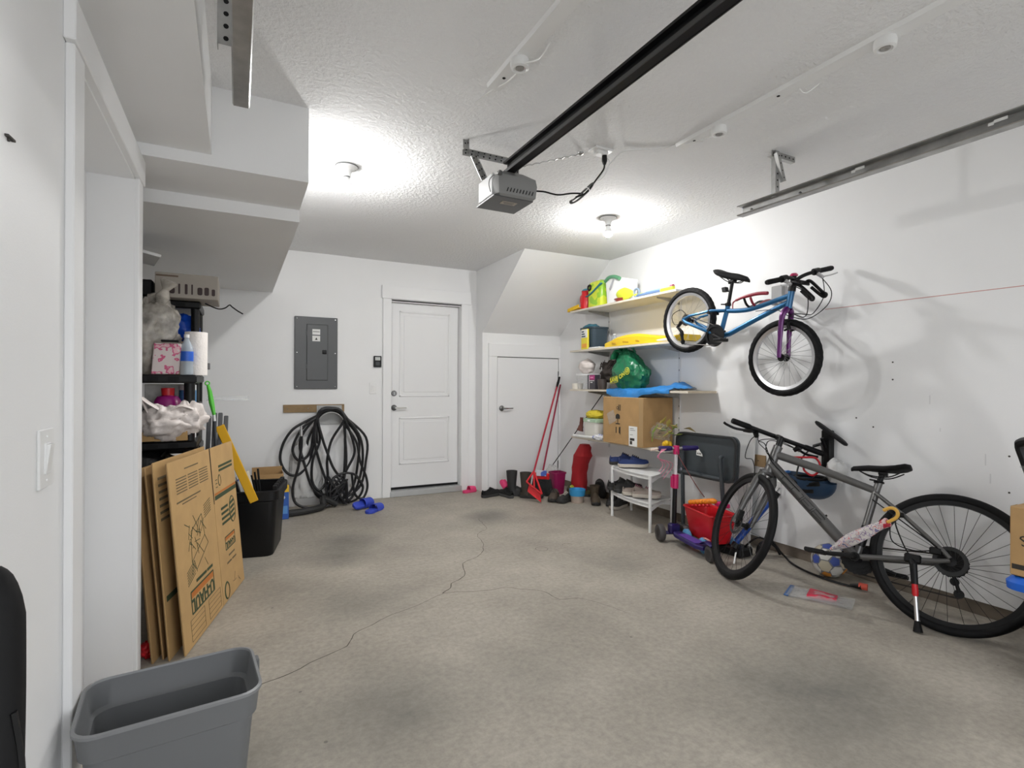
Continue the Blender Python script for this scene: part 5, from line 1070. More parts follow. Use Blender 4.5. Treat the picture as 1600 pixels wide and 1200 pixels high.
cassette(kid, U(2.70, 1.558, -.05), ax, -1, (.072,), 'chainring'); MB().lathe([(.062, 0), (.08, 0), (.081, .004), (.062, .005), (.062, 0)], U(2.70, 1.558, -.058), tuple(ax), 32, cap=False).build('chain_guard', BLACK, kid)
cr = MB().tube([U(2.70, 1.558, -.06), U(2.70, 1.558, -.072), U(2.60, 1.515, -.078)], [.014, .013, .010], 8).build('crank', BLACK, kid)
MB().obox(U(2.595, 1.513, -.125), V((0, .036, .0)), V((.038, 0, 0)), V((0, 0, .011)), .004).build('pedal', BLACK, kid)
MB().tube([U(2.70, 1.558, .06), U(2.70, 1.558, .072), U(2.80, 1.60, .078)], [.014, .013, .010], 8).build('crank', BLACK, kid); MB().obox(U(2.805, 1.602, .125), V((0, .036, .0)), V((.038, 0, 0)), V((0, 0, .011)), .004).build('pedal', BLACK, kid)
cassette(kid, U(2.98, 1.70, -.03), ax, -1, (.045, .04, .034, .028))
MB().tube([U(2.985, 1.685, -.07), U(3.02, 1.645, -.075), U(2.985, 1.61, -.073), U(2.975, 1.535, -.072)], [.014, .013, .014, .010], 8).build('derailleur', BLACK, kid)
cassette(kid, U(2.975, 1.53, -.07), ax, -1, (.02,), 'jockey_wheel'); cassette(kid, U(2.985, 1.59, -.07), ax, -1, (.02,), 'jockey_wheel')
MB().tube([U(2.97, 1.512, -.06), U(2.70, 1.487, -.055)], .004, 5).build('chain', CH, kid); MB().tube([U(2.98, 1.742, -.045), U(2.70, 1.63, -.055)], .004, 5).build('chain', CH, kid)
cable(kid, [U(2.99, 1.67, -.07), U(3.05, 1.67, -.08), U(3.07, 1.74, -.08), U(3.0, 1.775, -.07), U(2.95, 1.74, -.066)])
cable(kid, [e2-du*.15+V((0, -.05, -.05)), e2-du*.18+V((0, -.08, -.16)), e2-du*.24+V((0, -.06, -.25)), U(2.10, 1.65, .05), U(2.15, 1.655, .0), U(2.17, 1.62, -.03)])
cable(kid, [e2-du*.14+V((0, -.04, -.05)), e2-du*.13+V((0, -.09, -.14)), e2-du*.18+V((0, -.10, -.22)), U(2.08, 1.62, .04), U(2.16, 1.64, -.03), U(2.25, 1.69, -.025), U(2.4, 1.70, -.02)])
cable(kid, [e1+du*.15+V((0, -.05, -.05)), e1+du*.2+V((0, -.10, -.12)), U(2.05, 1.66, -.02), U(2.10, 1.63, .02), U(2.17, 1.66, .03)])
# handlebar-mounted black bottle holder: two open prongs
hp = MB().tube(spline([U(2.13, 1.83, -.03), U(2.10, 1.825, -.02), U(2.04, 1.76, -.01), U(2.02, 1.735, -.01), U(2.035, 1.73, -.01), U(2.09, 1.79, -.02)], 5), .010, 8).build('holder_prong', BLACK, kid)
MB().tube(spline([U(2.09, 1.85, .03), U(2.06, 1.85, .03), U(1.99, 1.775, .03), U(1.965, 1.755, .03), U(1.985, 1.745, .03), U(2.05, 1.81, .02)], 5), .010, 8).build('holder_prong', BLACK, kid)
MB().obox(U(2.11, 1.85, .0), V((.05, 0, 0)), V((0, .035, .012)), V((0, 0, .014)), .006).build('holder_bracket', BLACK, kid)
# wall rack that carries the small bike
t = thing('bike_rack', 'wall bike rack with red arm under the small blue bicycle', 'bike rack', (XR, 2.42, 1.75))
MB().box(XR-.03, XR, 2.44, 2.53, 1.78, 1.915, .005).build('wall_plate', mat('rack_grey', (.38, .38, .38), .5), t)
RR = mat('rack_red', (.30, .02, .04), .4)
for y in (2.46, 2.51): MB().tube(spline([(XR-.03, y, 1.80), (3.25, y-.02, 1.79), (3.13, y-.04, 1.742), (3.075, y-.05, 1.752), (3.05, y-.05, 1.792)], 5), .008, 8).build('arm', RR if y < 2.5 else BLACK, t)
MB().tube(spline([(3.05, 2.28, 1.80), (3.05, 2.36, 1.808), (3.05, 2.47, 1.80), (3.05, 2.53, 1.785), (3.055, 2.555, 1.77), (3.055, 2.557, 1.735)], 4), [.012]*8+[.010]*4+[.005]*4+[.004]*4+[.004], 8).build('locking_bar', RR, t)
# black wall hanger with a tilted pad beside the grey bike
t = thing('bike_rack', 'black wall mounted bike hanger with tilted pad above the grey bicycle', 'bike rack', (XR, 2.11, .7))
MB().box(XR-.05, XR, 2.085, 2.145, .62, .91, .006).build('post', BLACK, t)
pc, pa = V((3.365, 2.06, .895)), (V((3.36, 1.955, .828))-V((3.36, 2.165, .965))).normalized(); pn = pa.cross(V((1, 0, 0))).normalized()
MB().loft([[pc+pa*x*k+V((.852*y*k, .523*y*k, 0))+pn*z for x, y in rrect(.25, .15, .07, 6)] for z, k in ((-.008, .9), (0, 1), (.012, .98), (.017, .85))]).build('pad', BLACKM, t)
MB().tube([(XR-.05, 2.115, .80), (3.37, 2.12, .86)], .012, 8).build('brace', BLACK, t); MB().tube([(3.40, 2.14, .82), (3.39, 2.19, .80)], .010, 8).build('brace', BLACK, t)
# helmet, red strap and white bag hanging from the hanger
t = thing('helmet', 'dark blue bicycle helmet hanging upside down on the wall', 'helmet', (3.33, 2.17, .5))
HEL = mat('helmet_blue', (.018, .05, .105), .4); hc = V((3.33, 2.17, .60))
R_ = []
for i in range(9):
    th = PI/2*i/8; rr_ = math.cos(th)
    R_.append([hc+V((.092*rr_*math.cos(a), .165*rr_*math.sin(a), -.135*math.sin(th)+.02*math.sin(a)*rr_)) for a in [2*PI*k/28 for k in range(28)]])
R_.append([hc+V((.0, .0, -.135))]*28)
MB().loft(R_, cap=False).build('shell', HEL, t, ang=60)
MB().torus(hc, (1, 0, 0), (0, 1, 0), .088, .010, 32, 8).build('liner_rim', BLACKM, t).scale = (1, 1, 1)
for (y, z, l, aa) in ((2.10, .575, .045, -.2), (2.24, .575, .04, .15), (2.22, .53, .035, .2), (2.14, .525, .04, -.1)):
    x_ = 3.33-.092*math.sqrt(max(0, 1-((y-2.17)/.165)**2-((z-.60)/.135)**2))-.001
    MB().obox((x_, y, z), V((0, l, l*aa)), V((0, -.014*aa, .014)), V((.004, 0, .002)), .004).build('vent', BLACK, t)
MB().tube(spline([hc+V((-.08, .10, .03)), hc+V((-.07, .14, .02)), hc+V((-.06, .17, .0))], 4), .018, 8, flat=.5).build('rear_cradle', mat('helmet_sky', (.04, .16, .45), .4), t)
MB().tube(spline([hc+V((-.06, .06, .0)), hc+V((0, .06, .12)), hc+V((.05, -.03, .22)), hc+V((.0, -.08, .10)), hc+V((-.06, -.05, .0))], 5), .006, 6, flat=.4).build('chin_strap', BLACK, t)
RS = mat('strap_red', (.55, .02, .03), .5)
one('red_strap', MB().tube(spline([(3.02, 2.16, .758), (3.10, 2.14, .75), (3.20, 2.13, .745), (3.27, 2.10, .74), (3.28, 2.075, .70), (3.27, 2.08, .655), (3.25, 2.11, .63), (3.22, 2.14, .66), (3.20, 2.13, .70)], 6), .013, 8, flat=.5), RS, 'red strap loop tied near the helmet behind the handlebar', 'strap')
one('white_pouch', MB().blob((3.36, 2.02, .655), .05, .06, .085, 31, .25, 2.2), mat('pouch_white', (.62, .62, .61), .5), 'white plastic pouch hanging behind the blue helmet', 'pouch')

# ------------------------------------------------------------------ shoes and floor things
def shoe(name, label, loc, rz, L, upm, solem, lacem=None, group=None, H=.10, solh=.026, cat='shoe', W=None, heel=1):
    t = thing(name, label, cat, loc, rz, group); W = W or L*.185
    ts = [0, .03, .10, .22, .34, .46, .58, .70, .82, .92, .98, 1]; ws = [.30, .55, .72, .76, .72, .74, .84, .97, 1.0, .82, .5, .22]; hs = [.40, .60, .74, .78, .78, .80, .68, .52, .44, .38, .27, .10]
    ring = [(w*W, (a-.5)*L) for a, w in zip(ts, ws)]; poly = ring + [(-x, y) for x, y in ring[::-1]]
    toe = lambda y: .010*max(0, (y/L-.25)*4)**2
    MB().loft([[V((x*s, y*s2, z+toe(y))) for x, y in poly] for z, s, s2 in ((0, .97, .98), (.006, 1.03, 1.01), (solh, 1.05, 1.02), (solh+.004, .98, .99))]).build('sole', solem, t, local=True)
    R_ = []; n = 14
    for a, w, h in zip(ts, ws, hs):
        y = (a-.5)*L; P = []
        for k in range(n+1):
            th = PI*k/n; x = w*W*math.cos(th)*(1 if abs(math.cos(th)) > .8 else .96); z = solh-.004+h*H*math.sin(th)**.75+toe(y)
            if .05 < a < .44 and 3 <= k <= n-3: z = solh+.012; x *= .85
            P.append(V((x, y, z)))
        R_.append(P)
    MB().loft(R_, closed=False, cap=False).build('upper', upm, t, local=True, ang=60)
    if lacem:
        for q in (.47, .53, .59, .65):
            y = (q-.5)*L; h = .80-.5*(q-.45)*2.2; MB().tube([V((-W*.42, y, solh+h*H*.86)), V((0, y+.004, solh+h*H*1.02)), V((W*.42, y, solh+h*H*.86))], .004, 6).build('lace', lacem, t, local=True)
    return t
SBK = mat('shoe_black', (.02, .019, .018), .65, bump=.2, bscale=80); SBR = mat('shoe_brown', (.075, .055, .04), .7, bump=.2, bscale=60); SNV = mat('shoe_navy', (.015, .035, .14), .7); SGY = mat('shoe_greige', (.36, .30, .26), .8)
SOLW = mat('sole_cream', (.55, .50, .43), .6); SOLK = mat('sole_black', (.03, .03, .03), .6); FUR = mat('clog_fleece', (.012, .012, .012), .95, bump=1, bscale=120)
shoe('clog', 'black fleecy clog on floor nearest the entry door', (2.42, 5.14, 0), -1.25, .25, FUR, SOLK, cat='shoe', group='black clogs')
shoe('clog', 'black fleecy clog beside the tall brown boots', (2.56, 5.05, 0), .1, .23, FUR, mat('sole_darkgrey', (.07, .07, .07), .6), cat='shoe', group='black clogs')
def boot(label, loc, rz, L, h, upm, solem, group, tilt=0, flare=1.0):
    t = shoe('boot', label, loc, rz, L, upm, solem, None, group, H=.11, cat='boot'); W = L*.185
    R_ = []
    for z, k, dy in ((.03, .95, -.24), (.09, .85, -.25), (h*.5, .9, -.26), (h*.85, 1.05*flare, -.26), (h, 1.1*flare, -.26), (h, 1.0*flare, -.26), (h*.6, .8, -.26), (.10, .7, -.25)):
        R_.append([V((W*k*math.cos(a), dy*L+L*.23*k*math.sin(a), z)) for a in [2*PI*i/18 for i in range(18)]])
    MB().loft(R_).build('shaft', upm, t, local=True, ang=60)
    if tilt: t.rotation_euler = (0, tilt, rz)
    return t
BTM = mat('boot_brown', (.045, .038, .03), .6, bump=.15, bscale=40)
boot('tall dark boot furthest from the red broom', (2.69, 5.04, 0), -2.2, .24, .27, mat('boot_grey', (.03, .03, .03), .55), SOLK, 'tall wellington boots')
boot('tall brown boot with the red dustpan in front', (2.77, 4.87, 0), -2.3, .25, .27, BTM, SOLK, 'tall wellington boots')
# upright dustpan and broom in red
t = thing('dustpan', 'red upright dustpan with long handle leaning on closet door', 'dustpan', (2.95, 4.80, 0))
h0, h1 = V((2.71, 4.72, .31)), V((3.40, 5.33, 1.27))
MB().cyl(h0, h1, .010, 10).build('handle', mat('broom_red', (.42, .015, .04), .35), t)
MB().tube([h1.lerp(h0, .10), h1.lerp(h0, .05), h1+(h1-h0)*.02], [.013, .016, .012], 10).build('grip', BLACK, t)
pa, pb, pcx = V((2.635, 4.74, .205)), V((2.735, 4.60, .095)), V((2.71, 4.72, .31))
for a, b in ((pcx, pa), (pcx, pb), (pa, pb), (pcx, (pa+pb)/2)): MB().cyl(a, b, .010, 8).build('frame_bar', RED, t)
MB().prism([(-.075, -.012), (.075, -.012), (.09, -.10), (-.09, -.10)], (pa+pb)/2+V((.03, .03, 0)), (pb-pa).normalized(), V((.2, .2, 1)), .02).build('pan', RED, t)
t = thing('broom', 'red broom with dark bristles beside the upright dustpan', 'broom', (3.06, 4.90, 0))
h0, h1 = V((2.93, 4.93, .21)), V((3.425, 5.34, 1.20))
MB().cyl(h0, h1, .010, 10).build('handle', mat('broom_wine', (.30, .015, .05), .35), t)
MB().obox(h0+V((0, 0, .0)), V((.065, -.065, 0))*.9, V((.015, .015, 0)), V((0, 0, .035)), .008).build('head', RED, t)
MB().obox(h0+V((-.014, -.014, .035)), V((.05, -.05, 0))*.8, V((.008, .008, 0)), V((.0, 0, .03)), .003).build('label_sleeve', ramp_mat('sleeve_print', [(0, (.7, .7, .75)), (.5, (.08, .14, .5))], 12), t)
mb = MB(); e_ = V((.085, -.085, 0)); mb.loft([[h0+e_*x*k+V((.018, .018, 0))*y*k+V((0, 0, z)) for x, y in ((-1, -1), (1, -1), (1, 1), (-1, 1))] for z, k in ((-.03, .80), (-.205, 1.05))]); mb.build('bristles', mat('bristle_dark', (.02, .022, .022), .9, bump=1, bscale=150), t)
one('clear_wrap', MB().blob((3.17, 5.10, .13), .09, .09, .16, 81, .3, 2.2), FILM, 'crumpled clear film standing between broom and magenta bin', 'film')
t = thing('waste_bin', 'small magenta plastic bin among the shoes', 'bin', (3.20, 4.95, 0))
MB().loft([[V((3.14+x*k, 4.95+y*k, z)) for x, y in rrect(.15, .15, .03)] for z, k in ((.0, .75), (.01, .78), (.235, 1), (.235, .95), (.02, .74))]).build('tub', mat('bin_magenta', (.30, .01, .09), .45), t)
MB().loft([[V((3.14+x*k, 4.95+y*k, z)) for x, y in rrect(.155, .155, .03)] for z, k in ((.225, 1), (.225, 1.05), (.24, 1.05), (.24, .96))], cap=False).build('rim', mat('bin_magenta', (0, 0, 0)), t)
shoe('shoe', 'scuffed dark brown shoe in front of the magenta bin', (2.93, 4.68, 0), 2.4, .27, SBR, SOLK, SBK, 'pile of dark shoes', H=.12)
shoe('shoe', 'black laced shoe overlapping the scuffed brown shoe', (3.0, 4.56, 0), 1.9, .26, SBK, SOLK, SOLW, 'pile of dark shoes')
shoe('shoe', 'olive and black trainer lying behind the blue tub', (3.29, 4.74, 0), .8, .27, mat('shoe_olive', (.09, .085, .03), .7, bump=.3, bscale=50), SOLK, SBK, 'pile of dark shoes')
shoe('shoe', 'dark green trainer leaning against the red bag', (3.20, 4.75, 0), 2.8, .26, mat('shoe_moss', (.05, .055, .03), .7), SOLK, LIME, 'pile of dark shoes', H=.12)
t = thing('sandcastle_tub', 'pale tub with bright blue rim among the shoes', 'tub', (3.10, 4.43, 0))
MB().lathe([(0, 0), (.062, 0), (.07, .075), (.066, .075), (.058, .006), (0, .006)], (3.09, 4.49, 0), n=24).build('tub', mat('tub_peach', (.45, .36, .30), .5), t)
MB().lathe([(.069, .07), (.078, .072), (.084, .135), (.08, .137), (.072, .08), (.0, .07)], (3.09, 4.49, 0), n=24).build('blue_rim', mat('rim_blue', (.04, .30, .60), .4), t)
boot('short brown boot beside the white shoe rack', (3.22, 4.36, 0), 2.6, .25, .17, mat('boot_tan', (.07, .05, .03), .7, bump=.2, bscale=40), SOLK, 'short boots', flare=1.05)
boot('short black boot behind the brown one near the rack', (3.34, 4.24, 0), 2.3, .26, .19, SBK, SOLK, 'short boots')
shoe('shoe', 'black trainer with pale sole next to the rack leg', (3.31, 4.10, 0), 1.9, .26, SBK, SOLW, SOLK, 'pile of dark shoes', H=.09)
shoe('shoe', 'black trainer propped upright against the wall', (3.36, 4.46, .10), 2.2, .25, SBK, SOLK, SOLW, 'pile of dark shoes').rotation_euler = (.9, 0, 2.2)
# white shoe rack
t = thing('shoe_rack', 'white plastic two-tier shoe rack against right wall', 'shoe rack', (3.18, 3.63, 0))
ca, cb, cc, cd = V((3.06, 3.885, 0)), V((2.985, 3.30, 0)), V((3.36, 3.975, 0)), V((3.345, 3.43, 0))
def tier(z, nm):
    o = MB()
    fr_ = [ca.lerp(cb, i/12)+(ca-cc).normalized()*(.035*math.sin(PI*i/12)) for i in range(13)]; bk = [cc.lerp(cd, i/12) for i in range(13)]
    o.loft([[p+V((0, 0, z)), q+V((0, 0, z)), q+V((0, 0, z-.012)), p+V((0, 0, z-.012))] for p, q in zip(fr_, bk)])
    b = o.build(nm, WHITE, t)
    MB().loft([[p+V((0, 0, z+.006)), p+V((.008, 0, z+.006)), p+V((.008, 0, z-.028)), p+V((0, 0, z-.028))] for p in fr_]).build('front_lip', WHITE, b)
    rp = [cb.lerp(cd, i/12)+V((0, 0, z+.006-.025+.025*math.cos(PI*2*i/12+PI)*.6+.01)) for i in range(13)]
    MB().loft([[p, p+V((0, .008, 0)), p+V((0, .008, -.034)), p+V((0, 0, -.034))] for p in rp]).build('end_lip', WHITE, b)
    return b
tier(.455, 'tier'); tier(.225, 'tier')
for p in (ca, cb, cc, cd): MB().tube([p, p+V((0, 0, .46))], [.012, .015], 12).build('leg', WHITE, t)
ZT, ZL = .468, .238
shoe('shoe', 'navy trainer on rack top nearest the wall end', (3.17, 3.86, ZT), -2.0, .26, SNV, SOLK, SBK, 'trainers on the shoe rack', H=.105)
shoe('shoe', 'navy trainer with pale sole on rack top beside its mate', (3.15, 3.70, ZT), -2.1, .27, SNV, SOLW, SBK, 'trainers on the shoe rack', H=.105)
shoe('shoe', 'black trainer at far end of the rack\'s lower tier', (3.14, 3.86, ZL), -1.9, .25, SBK, SOLK, None, 'trainers on the shoe rack', H=.12)
shoe('shoe', 'black trainer in the middle of the rack\'s lower tier', (3.13, 3.75, ZL), -2.1, .26, SBK, SOLK, None, 'trainers on the shoe rack', H=.12)
PKL = mat('lace_pink', (.35, .12, .18), .7)
shoe('shoe', 'greyish pink laced sneaker on the rack\'s lower tier', (3.10, 3.60, ZL), -2.3, .24, SGY, SOLW, PKL, 'trainers on the shoe rack', H=.085)
shoe('shoe', 'greyish pink laced sneaker at near end of the lower tier', (3.12, 3.49, ZL), -2.3, .24, SGY, SOLW, PKL, 'trainers on the shoe rack', H=.085)

# child's scooter
t = thing('scooter', 'purple and pink children\'s scooter beside the shoe rack', 'scooter', (2.9, 2.85, 0))
dA, dB = V((2.96, 2.98, .065)), V((2.875, 2.62, .06)); dd_ = (dB-dA).normalized(); ds = V((-dd_.y, dd_.x, 0))
MB().loft([[c+ds*w*x+V((0, 0, z)) for x, z in ((-1, 0), (1, 0), (1, .02), (.8, .028), (-.8, .028), (-1, .02))] for c, w in ((dA, .03), (dA.lerp(dB, .12), .045), (dA.lerp(dB, .85), .05), (dB, .025))]).build('deck', PURP, t)
MB().loft([[c+ds*w*x+V((0, 0, z)) for x, z in ((-1, .029), (1, .029), (1, .031), (-1, .031))] for c, w in ((dA.lerp(dB, .2), .035), (dA.lerp(dB, .8), .038))]).build('grip_tape', mat('tape_violet', (.10, .04, .30), .8), t)
WT = mat('scooter_tyre', (.06, .055, .055), .6)
def swheel(c, ax_, r, w, hubm, nm='wheel'):
    o = MB().lathe([(r*.6, -w/2), (r*.92, -w/2), (r, -w*.3), (r, w*.3), (r*.92, w/2), (r*.6, w/2), (r*.55, w*.3), (r*.55, -w*.3), (r*.6, -w/2)], c, tuple(ax_), 24).build(nm, WT, t)
    MB().lathe([(0, -w*.42), (r*.6, -w*.42), (r*.6, w*.42), (r*.2, w*.5), (0, w*.5)], c, tuple(ax_), 18).build('wheel_hub', hubm, o); return o
axl = V((.93, -.36, 0)).normalized()
swheel(V((2.90, 3.09, .065)), axl, .065, .045, PURP); swheel(V((3.06, 3.00, .065)), axl, .065, .045, PURP)
MB().cyl((2.90, 3.09, .065), (3.06, 3.00, .065), .014, 10).build('front_axle', PURP, t)
swheel(V((2.855, 2.565, .055)), axl, .055, .035, PURP, 'rear_wheel')
MB().tube(spline([(2.88, 2.66, .10), (2.865, 2.60, .125), (2.845, 2.53, .115)], 4), .025, 8, flat=.3).build('rear_brake', PURP, t)
MB().obox((2.985, 3.035, .10), V((.04, -.012, 0)), V((.01, .03, 0)), V((0, 0, .04)), .012).build('neck', PURP, t)
sA, sT = V((2.99, 3.04, .12)), V((3.03, 3.06, .71))
MB().cyl(sA, sA.lerp(sT, .56), .017, 14).build('lower_tube', BLACK, t)
MB().cyl(sA.lerp(sT, .48), sA.lerp(sT, .66), .025, 14).obox(sA.lerp(sT, .57)+V((-.03, 0, 0)), (.012, 0, 0), (0, .012, 0), (0, 0, .045), .005).build('clamp', PINK, t)
MB().cyl(sA.lerp(sT, .64), sT, .014, 14).build('upper_tube', mat('tube_white', (.75, .73, .74), .35), t)
MB().cyl(sT-V((0, 0, .045)), sT+V((0, 0, .02)), .024, 14).build('head_clamp', PINK, t)
bd = V((.96, -.27, 0)); MB().cyl(sT-bd*.16, sT+bd*.19, .012, 12).build('bar', CHROME, t)
MB().tube([sT-bd*.15, sT-bd*.14, sT-bd*.05, sT-bd*.04], [.016, .021, .019, .016], 12).build('grip', PURP, t); MB().tube([sT+bd*.05, sT+bd*.06, sT+bd*.17, sT+bd*.185], [.016, .019, .019, .015], 12).build('grip', PURP, t)
PKR = mat('ribbon_pink', (.70, .25, .35), .6)
for k in range(4):
    a = sT-bd*(.12-.012*k); MB().tube(spline([a+V((-.02, -.02, .0)), a+V((-.05-.02*k, -.02, -.06)), a+V((-.02+.02*k, -.03, -.12)), a+V((-.05, -.02, -.17-.02*k))], 5), .0025, 5).build('tassel', PKR, t)
MB().cyl(sT-bd*.16, sT-bd*.215+V((0, 0, -.01)), .009, 8).build('bar_end', mat('tassel_cream', (.75, .6, .5), .6), t)
one('pull_cord', MB().tube(spline([(3.0, 3.03, .69), (3.03, 2.97, .58), (3.08, 2.90, .44), (3.12, 2.86, .36)], 5), .0035, 5), mat('cord_rust', (.18, .05, .05), .7), 'thin dark red pull cord from scooter bar to red toy cart', 'cord')
# red toy cart
t = thing('toy_cart', 'red plastic toy cart with pale blue wheels behind the scooter', 'toy cart', (3.06, 2.80, 0))
KA = V((-.28, -.96, 0)).normalized(); KB = V((.96, -.28, 0)).normalized(); KC = V((3.10, 2.795, 0))
qr = lambda w, d, z: [KC+KA*x+KB*y+V((0, 0, z)) for x, y in rrect(w, d, .025)]
MB().loft([qr(.30, .15, .07), qr(.31, .155, .08), qr(.38, .21, .27), qr(.40, .225, .275), qr(.395, .22, .285), qr(.36, .19, .275), qr(.29, .13, .085)]).build('tub', RED, t)
SKY = mat('wheel_sky', (.10, .30, .52), .45)
for x, y in ((-.115, -.085), (.115, -.085), (-.115, .085), (.115, .085)):
    c_ = KC+KA*x+KB*(y*1.12-(.02 if y < 0 else 0))+V((0, 0, .058)); MB().lathe([(0, -.018), (.045, -.018), (.055, -.01), (.055, .01), (.045, .018), (.02, .024), (0, .024)], c_, tuple(-KB), 20).build('wheel', SKY, t)
MB().tube(spline([KC+KA*.10-KB*.115+V((0, 0, .10)), KC+KA*.14-KB*.12+V((0, 0, .115)), KC+KA*.20-KB*.12+V((0, 0, .115))], 3), .006, 6).build('tow_hook', mat('hook_pinkish', (.75, .35, .30), .5), t)
MB().obox(KC+KA*.13+KB*.02+V((0, 0, .345)), KA*.055, KB*.03, V((0, 0, .014)), .005).build('seat_flap', PINK, t)
t = thing('toy_caterpillar', 'orange segmented toy lying across the red cart', 'toy', KC+V((0, 0, .29)))
for k in range(7):
    q = k/6; MB().ball(KC+KA*(-.14+.28*q)-KB*.06+V((0, 0, .308+.07*q)), .026, .034, .019, 12, 8).build('segment', mat('toy_orange', (.85, .25, .01), .4), t)
for k in range(5):
    q = k/4; MB().ball(KC+KA*(-.10+.2*q)-KB*.075+V((0, 0, .295+.045*q)), .014, .016, .010, 10, 6).build('foot', RED, t)
# folded cart with dark panel
t = thing('folding_cart', 'dark grey folded cart with tubular handle against right wall', 'cart', (3.3, 2.98, 0))
PG = mat('cart_slate', (.045, .055, .062), .5)
fo, fu_, fv = V((3.27, 2.985, .645)), V((0, -1, 0)), V((.06, 0, 1)).normalized()
MB().prism(rrect(.60, .345, .06, 6), fo, fu_, fv, -.018).build('panel', PG, t)
MB().loft([[fo+fu_*x*k+fv*y*k2-V((.018+d, 0, 0))*1 for x, y in rrect(.60, .345, .06, 6)] for d, k, k2 in ((0, 1, 1), (.012, 1, 1), (.012, .955, .92), (0, .94, .90))], cap=False).build('panel_rim', mat('cart_black', (.02, .022, .024), .5), t)
MB().tube(spline([(3.235, 2.80, .665), (3.22, 2.80, .655), (3.22, 2.80, .62), (3.23, 2.79, .4), (3.25, 2.78, .03)], 5), .016, 10).build('handle_tube', PG, t)
MB().tube([(3.235, 3.23, .50), (3.235, 2.80, .49)], .016, 10).build('cross_tube', PG, t)
MB().tube([(3.24, 3.20, .67), (3.24, 3.20, .50), (3.27, 3.22, .02)], .016, 10).build('handle_tube', PG, t)
MB().cyl((3.225, 3.19, .52), (3.215, 3.19, .52), .012, 10).build('bolt', CHROME, t)
la = MB().prism([(0, 0), (.065, -.005), (.06, .012), (.022, .05), (0, .05)], fo+fu_*-.08+fv*.0-V((.0195, 0, 0)), fu_, fv, -.0006).build('sticker', PAPER, t)
for a_ in (-.066, -.05, -.036): MB().obox(fo+fu_*a_+fv*.014-V((.0205, 0, 0)), fu_*.004, fv*.006, V((.0004, 0, 0))).build('sticker_print', PRINTK, t)
MB().box(3.20, 3.30, 2.70, 3.26, .02, .05, .006).build('base_frame', PG, t)
one('white_board', MB().obox((3.40, 2.78, .42), (.006, 0, .0), (0, .12, 0), (.03, 0, .41), .002), mat('board_white', (.70, .70, .69), .5), 'white panel leaning on wall behind the folded cart', 'panel')
t = thing('wall_board', 'brown fibreboard strip on right wall behind the handlebar', 'board', (XR, 2.72, .64))
MB().box(XR-.015, XR, 2.585, 2.95, .60, .685, .002).build('strip', BOARD, t); MB().lathe([(0, 0), (.005, 0), (.004, .003), (0, .003)], (XR-.015, 2.64, .643), (-1, 0, 0), 8).build('screw', CHROME, t)
t = thing('wall_outlet', 'white power outlet on right wall behind front wheel', 'outlet', (XR, 2.5, .45))
MB().box(XR-.006, XR, 2.465, 2.535, .40, .515, .002).build('cover_plate', WHITE, t); MB().box(XR-.009, XR-.005, 2.482, 2.518, .42, .495, .002).build('receptacle', TRIMM, t)
# floor pump
t = thing('floor_pump', 'blue floor pump leaning behind the front bicycle wheel', 'pump', (3.16, 2.60, 0))
a_, b_ = V((3.17, 2.62, .075)), V((3.39, 2.46, .44))
MB().cyl(a_, a_.lerp(b_, .92), .022, 16).build('barrel', mat('pump_blue', (.01, .07, .38), .35), t)
MB().tube([a_.lerp(b_, .90), a_.lerp(b_, 1.02)], [.032, .028], 14).build('collar', BLACK, t); MB().cyl(a_.lerp(b_, 1.0), a_.lerp(b_, 1.1), .007, 8).build('piston_rod', CHROME, t)
MB().obox(a_.lerp(b_, .5)+V((-.025, -.01, .0)), (.008, 0, 0), (0, .012, 0), (0, 0, .02), .004).build('bracket', mat('pump_blue', (0, 0, 0)), t)
MB().obox((3.15, 2.62, .035), V((.07, 0, 0)), V((0, .11, 0)), V((0, 0, .032)), .012).build('base', BLACK, t)
MB().cyl((3.08, 2.56, .07), (3.10, 2.55, .10), .028, 16).build('gauge', BLACK, t)
cable(t, [(3.17, 2.56, .05), (3.20, 2.46, .15), (3.28, 2.40, .10), (3.34, 2.36, .03), (3.30, 2.28, .012), (3.24, 2.14, .012), (3.22, 1.98, .012), (3.23, 1.88, .012), (3.24, 1.82, .018)], .007, BLACK, 'air_hose')
MB().tube([(3.235, 1.86, .016), (3.24, 1.82, .024), (3.245, 1.80, .026)], [.010, .016, .018], 10).build('hose_head', BLACK, t)
MB().cyl((3.243, 1.815, .028), (3.258, 1.775, .028), .019, 14).build('head_cap', mat('cap_coral', (.70, .10, .06), .45), t)
one('black_bracket', MB().tube(spline([(3.24, 2.50, .02), (3.25, 2.48, .09), (3.30, 2.44, .12), (3.36, 2.43, .06), (3.38, 2.42, .02)], 5), .012, 8), BLACK, 'black curved bracket on floor by the pump', 'bracket')
# soccer ball: panels as separate shells
t = thing('soccer_ball', 'white, blue and cream soccer ball against right wall', 'ball', (3.30, 2.02, 0))
bc, br = V((3.31, 2.03, .105)), .103
MB().ball(bc, br*.985, br*.985, br*.985, 28, 18).build('seam_core', mat('ball_seam', (.20, .20, .22), .6), t)
phi = (1+5**.5)/2; ic = [V(p).normalized() for p in ((0, 1, phi), (0, 1, -phi), (0, -1, phi), (0, -1, -phi), (1, phi, 0), (1, -phi, 0), (-1, phi, 0), (-1, -phi, 0), (phi, 0, 1), (-phi, 0, 1), (phi, 0, -1), (-phi, 0, -1))]
dd20 = []
for i in range(12):
    for j in range(i):
        for k in range(j):
            if abs(ic[i].dot(ic[j])-.447) < .01 and abs(ic[i].dot(ic[k])-.447) < .01 and abs(ic[j].dot(ic[k])-.447) < .01: dd20.append((ic[i]+ic[j]+ic[k]).normalized())
rot = Matrix.Rotation(.5, 3, 'X') @ Matrix.Rotation(.7, 3, 'Z')
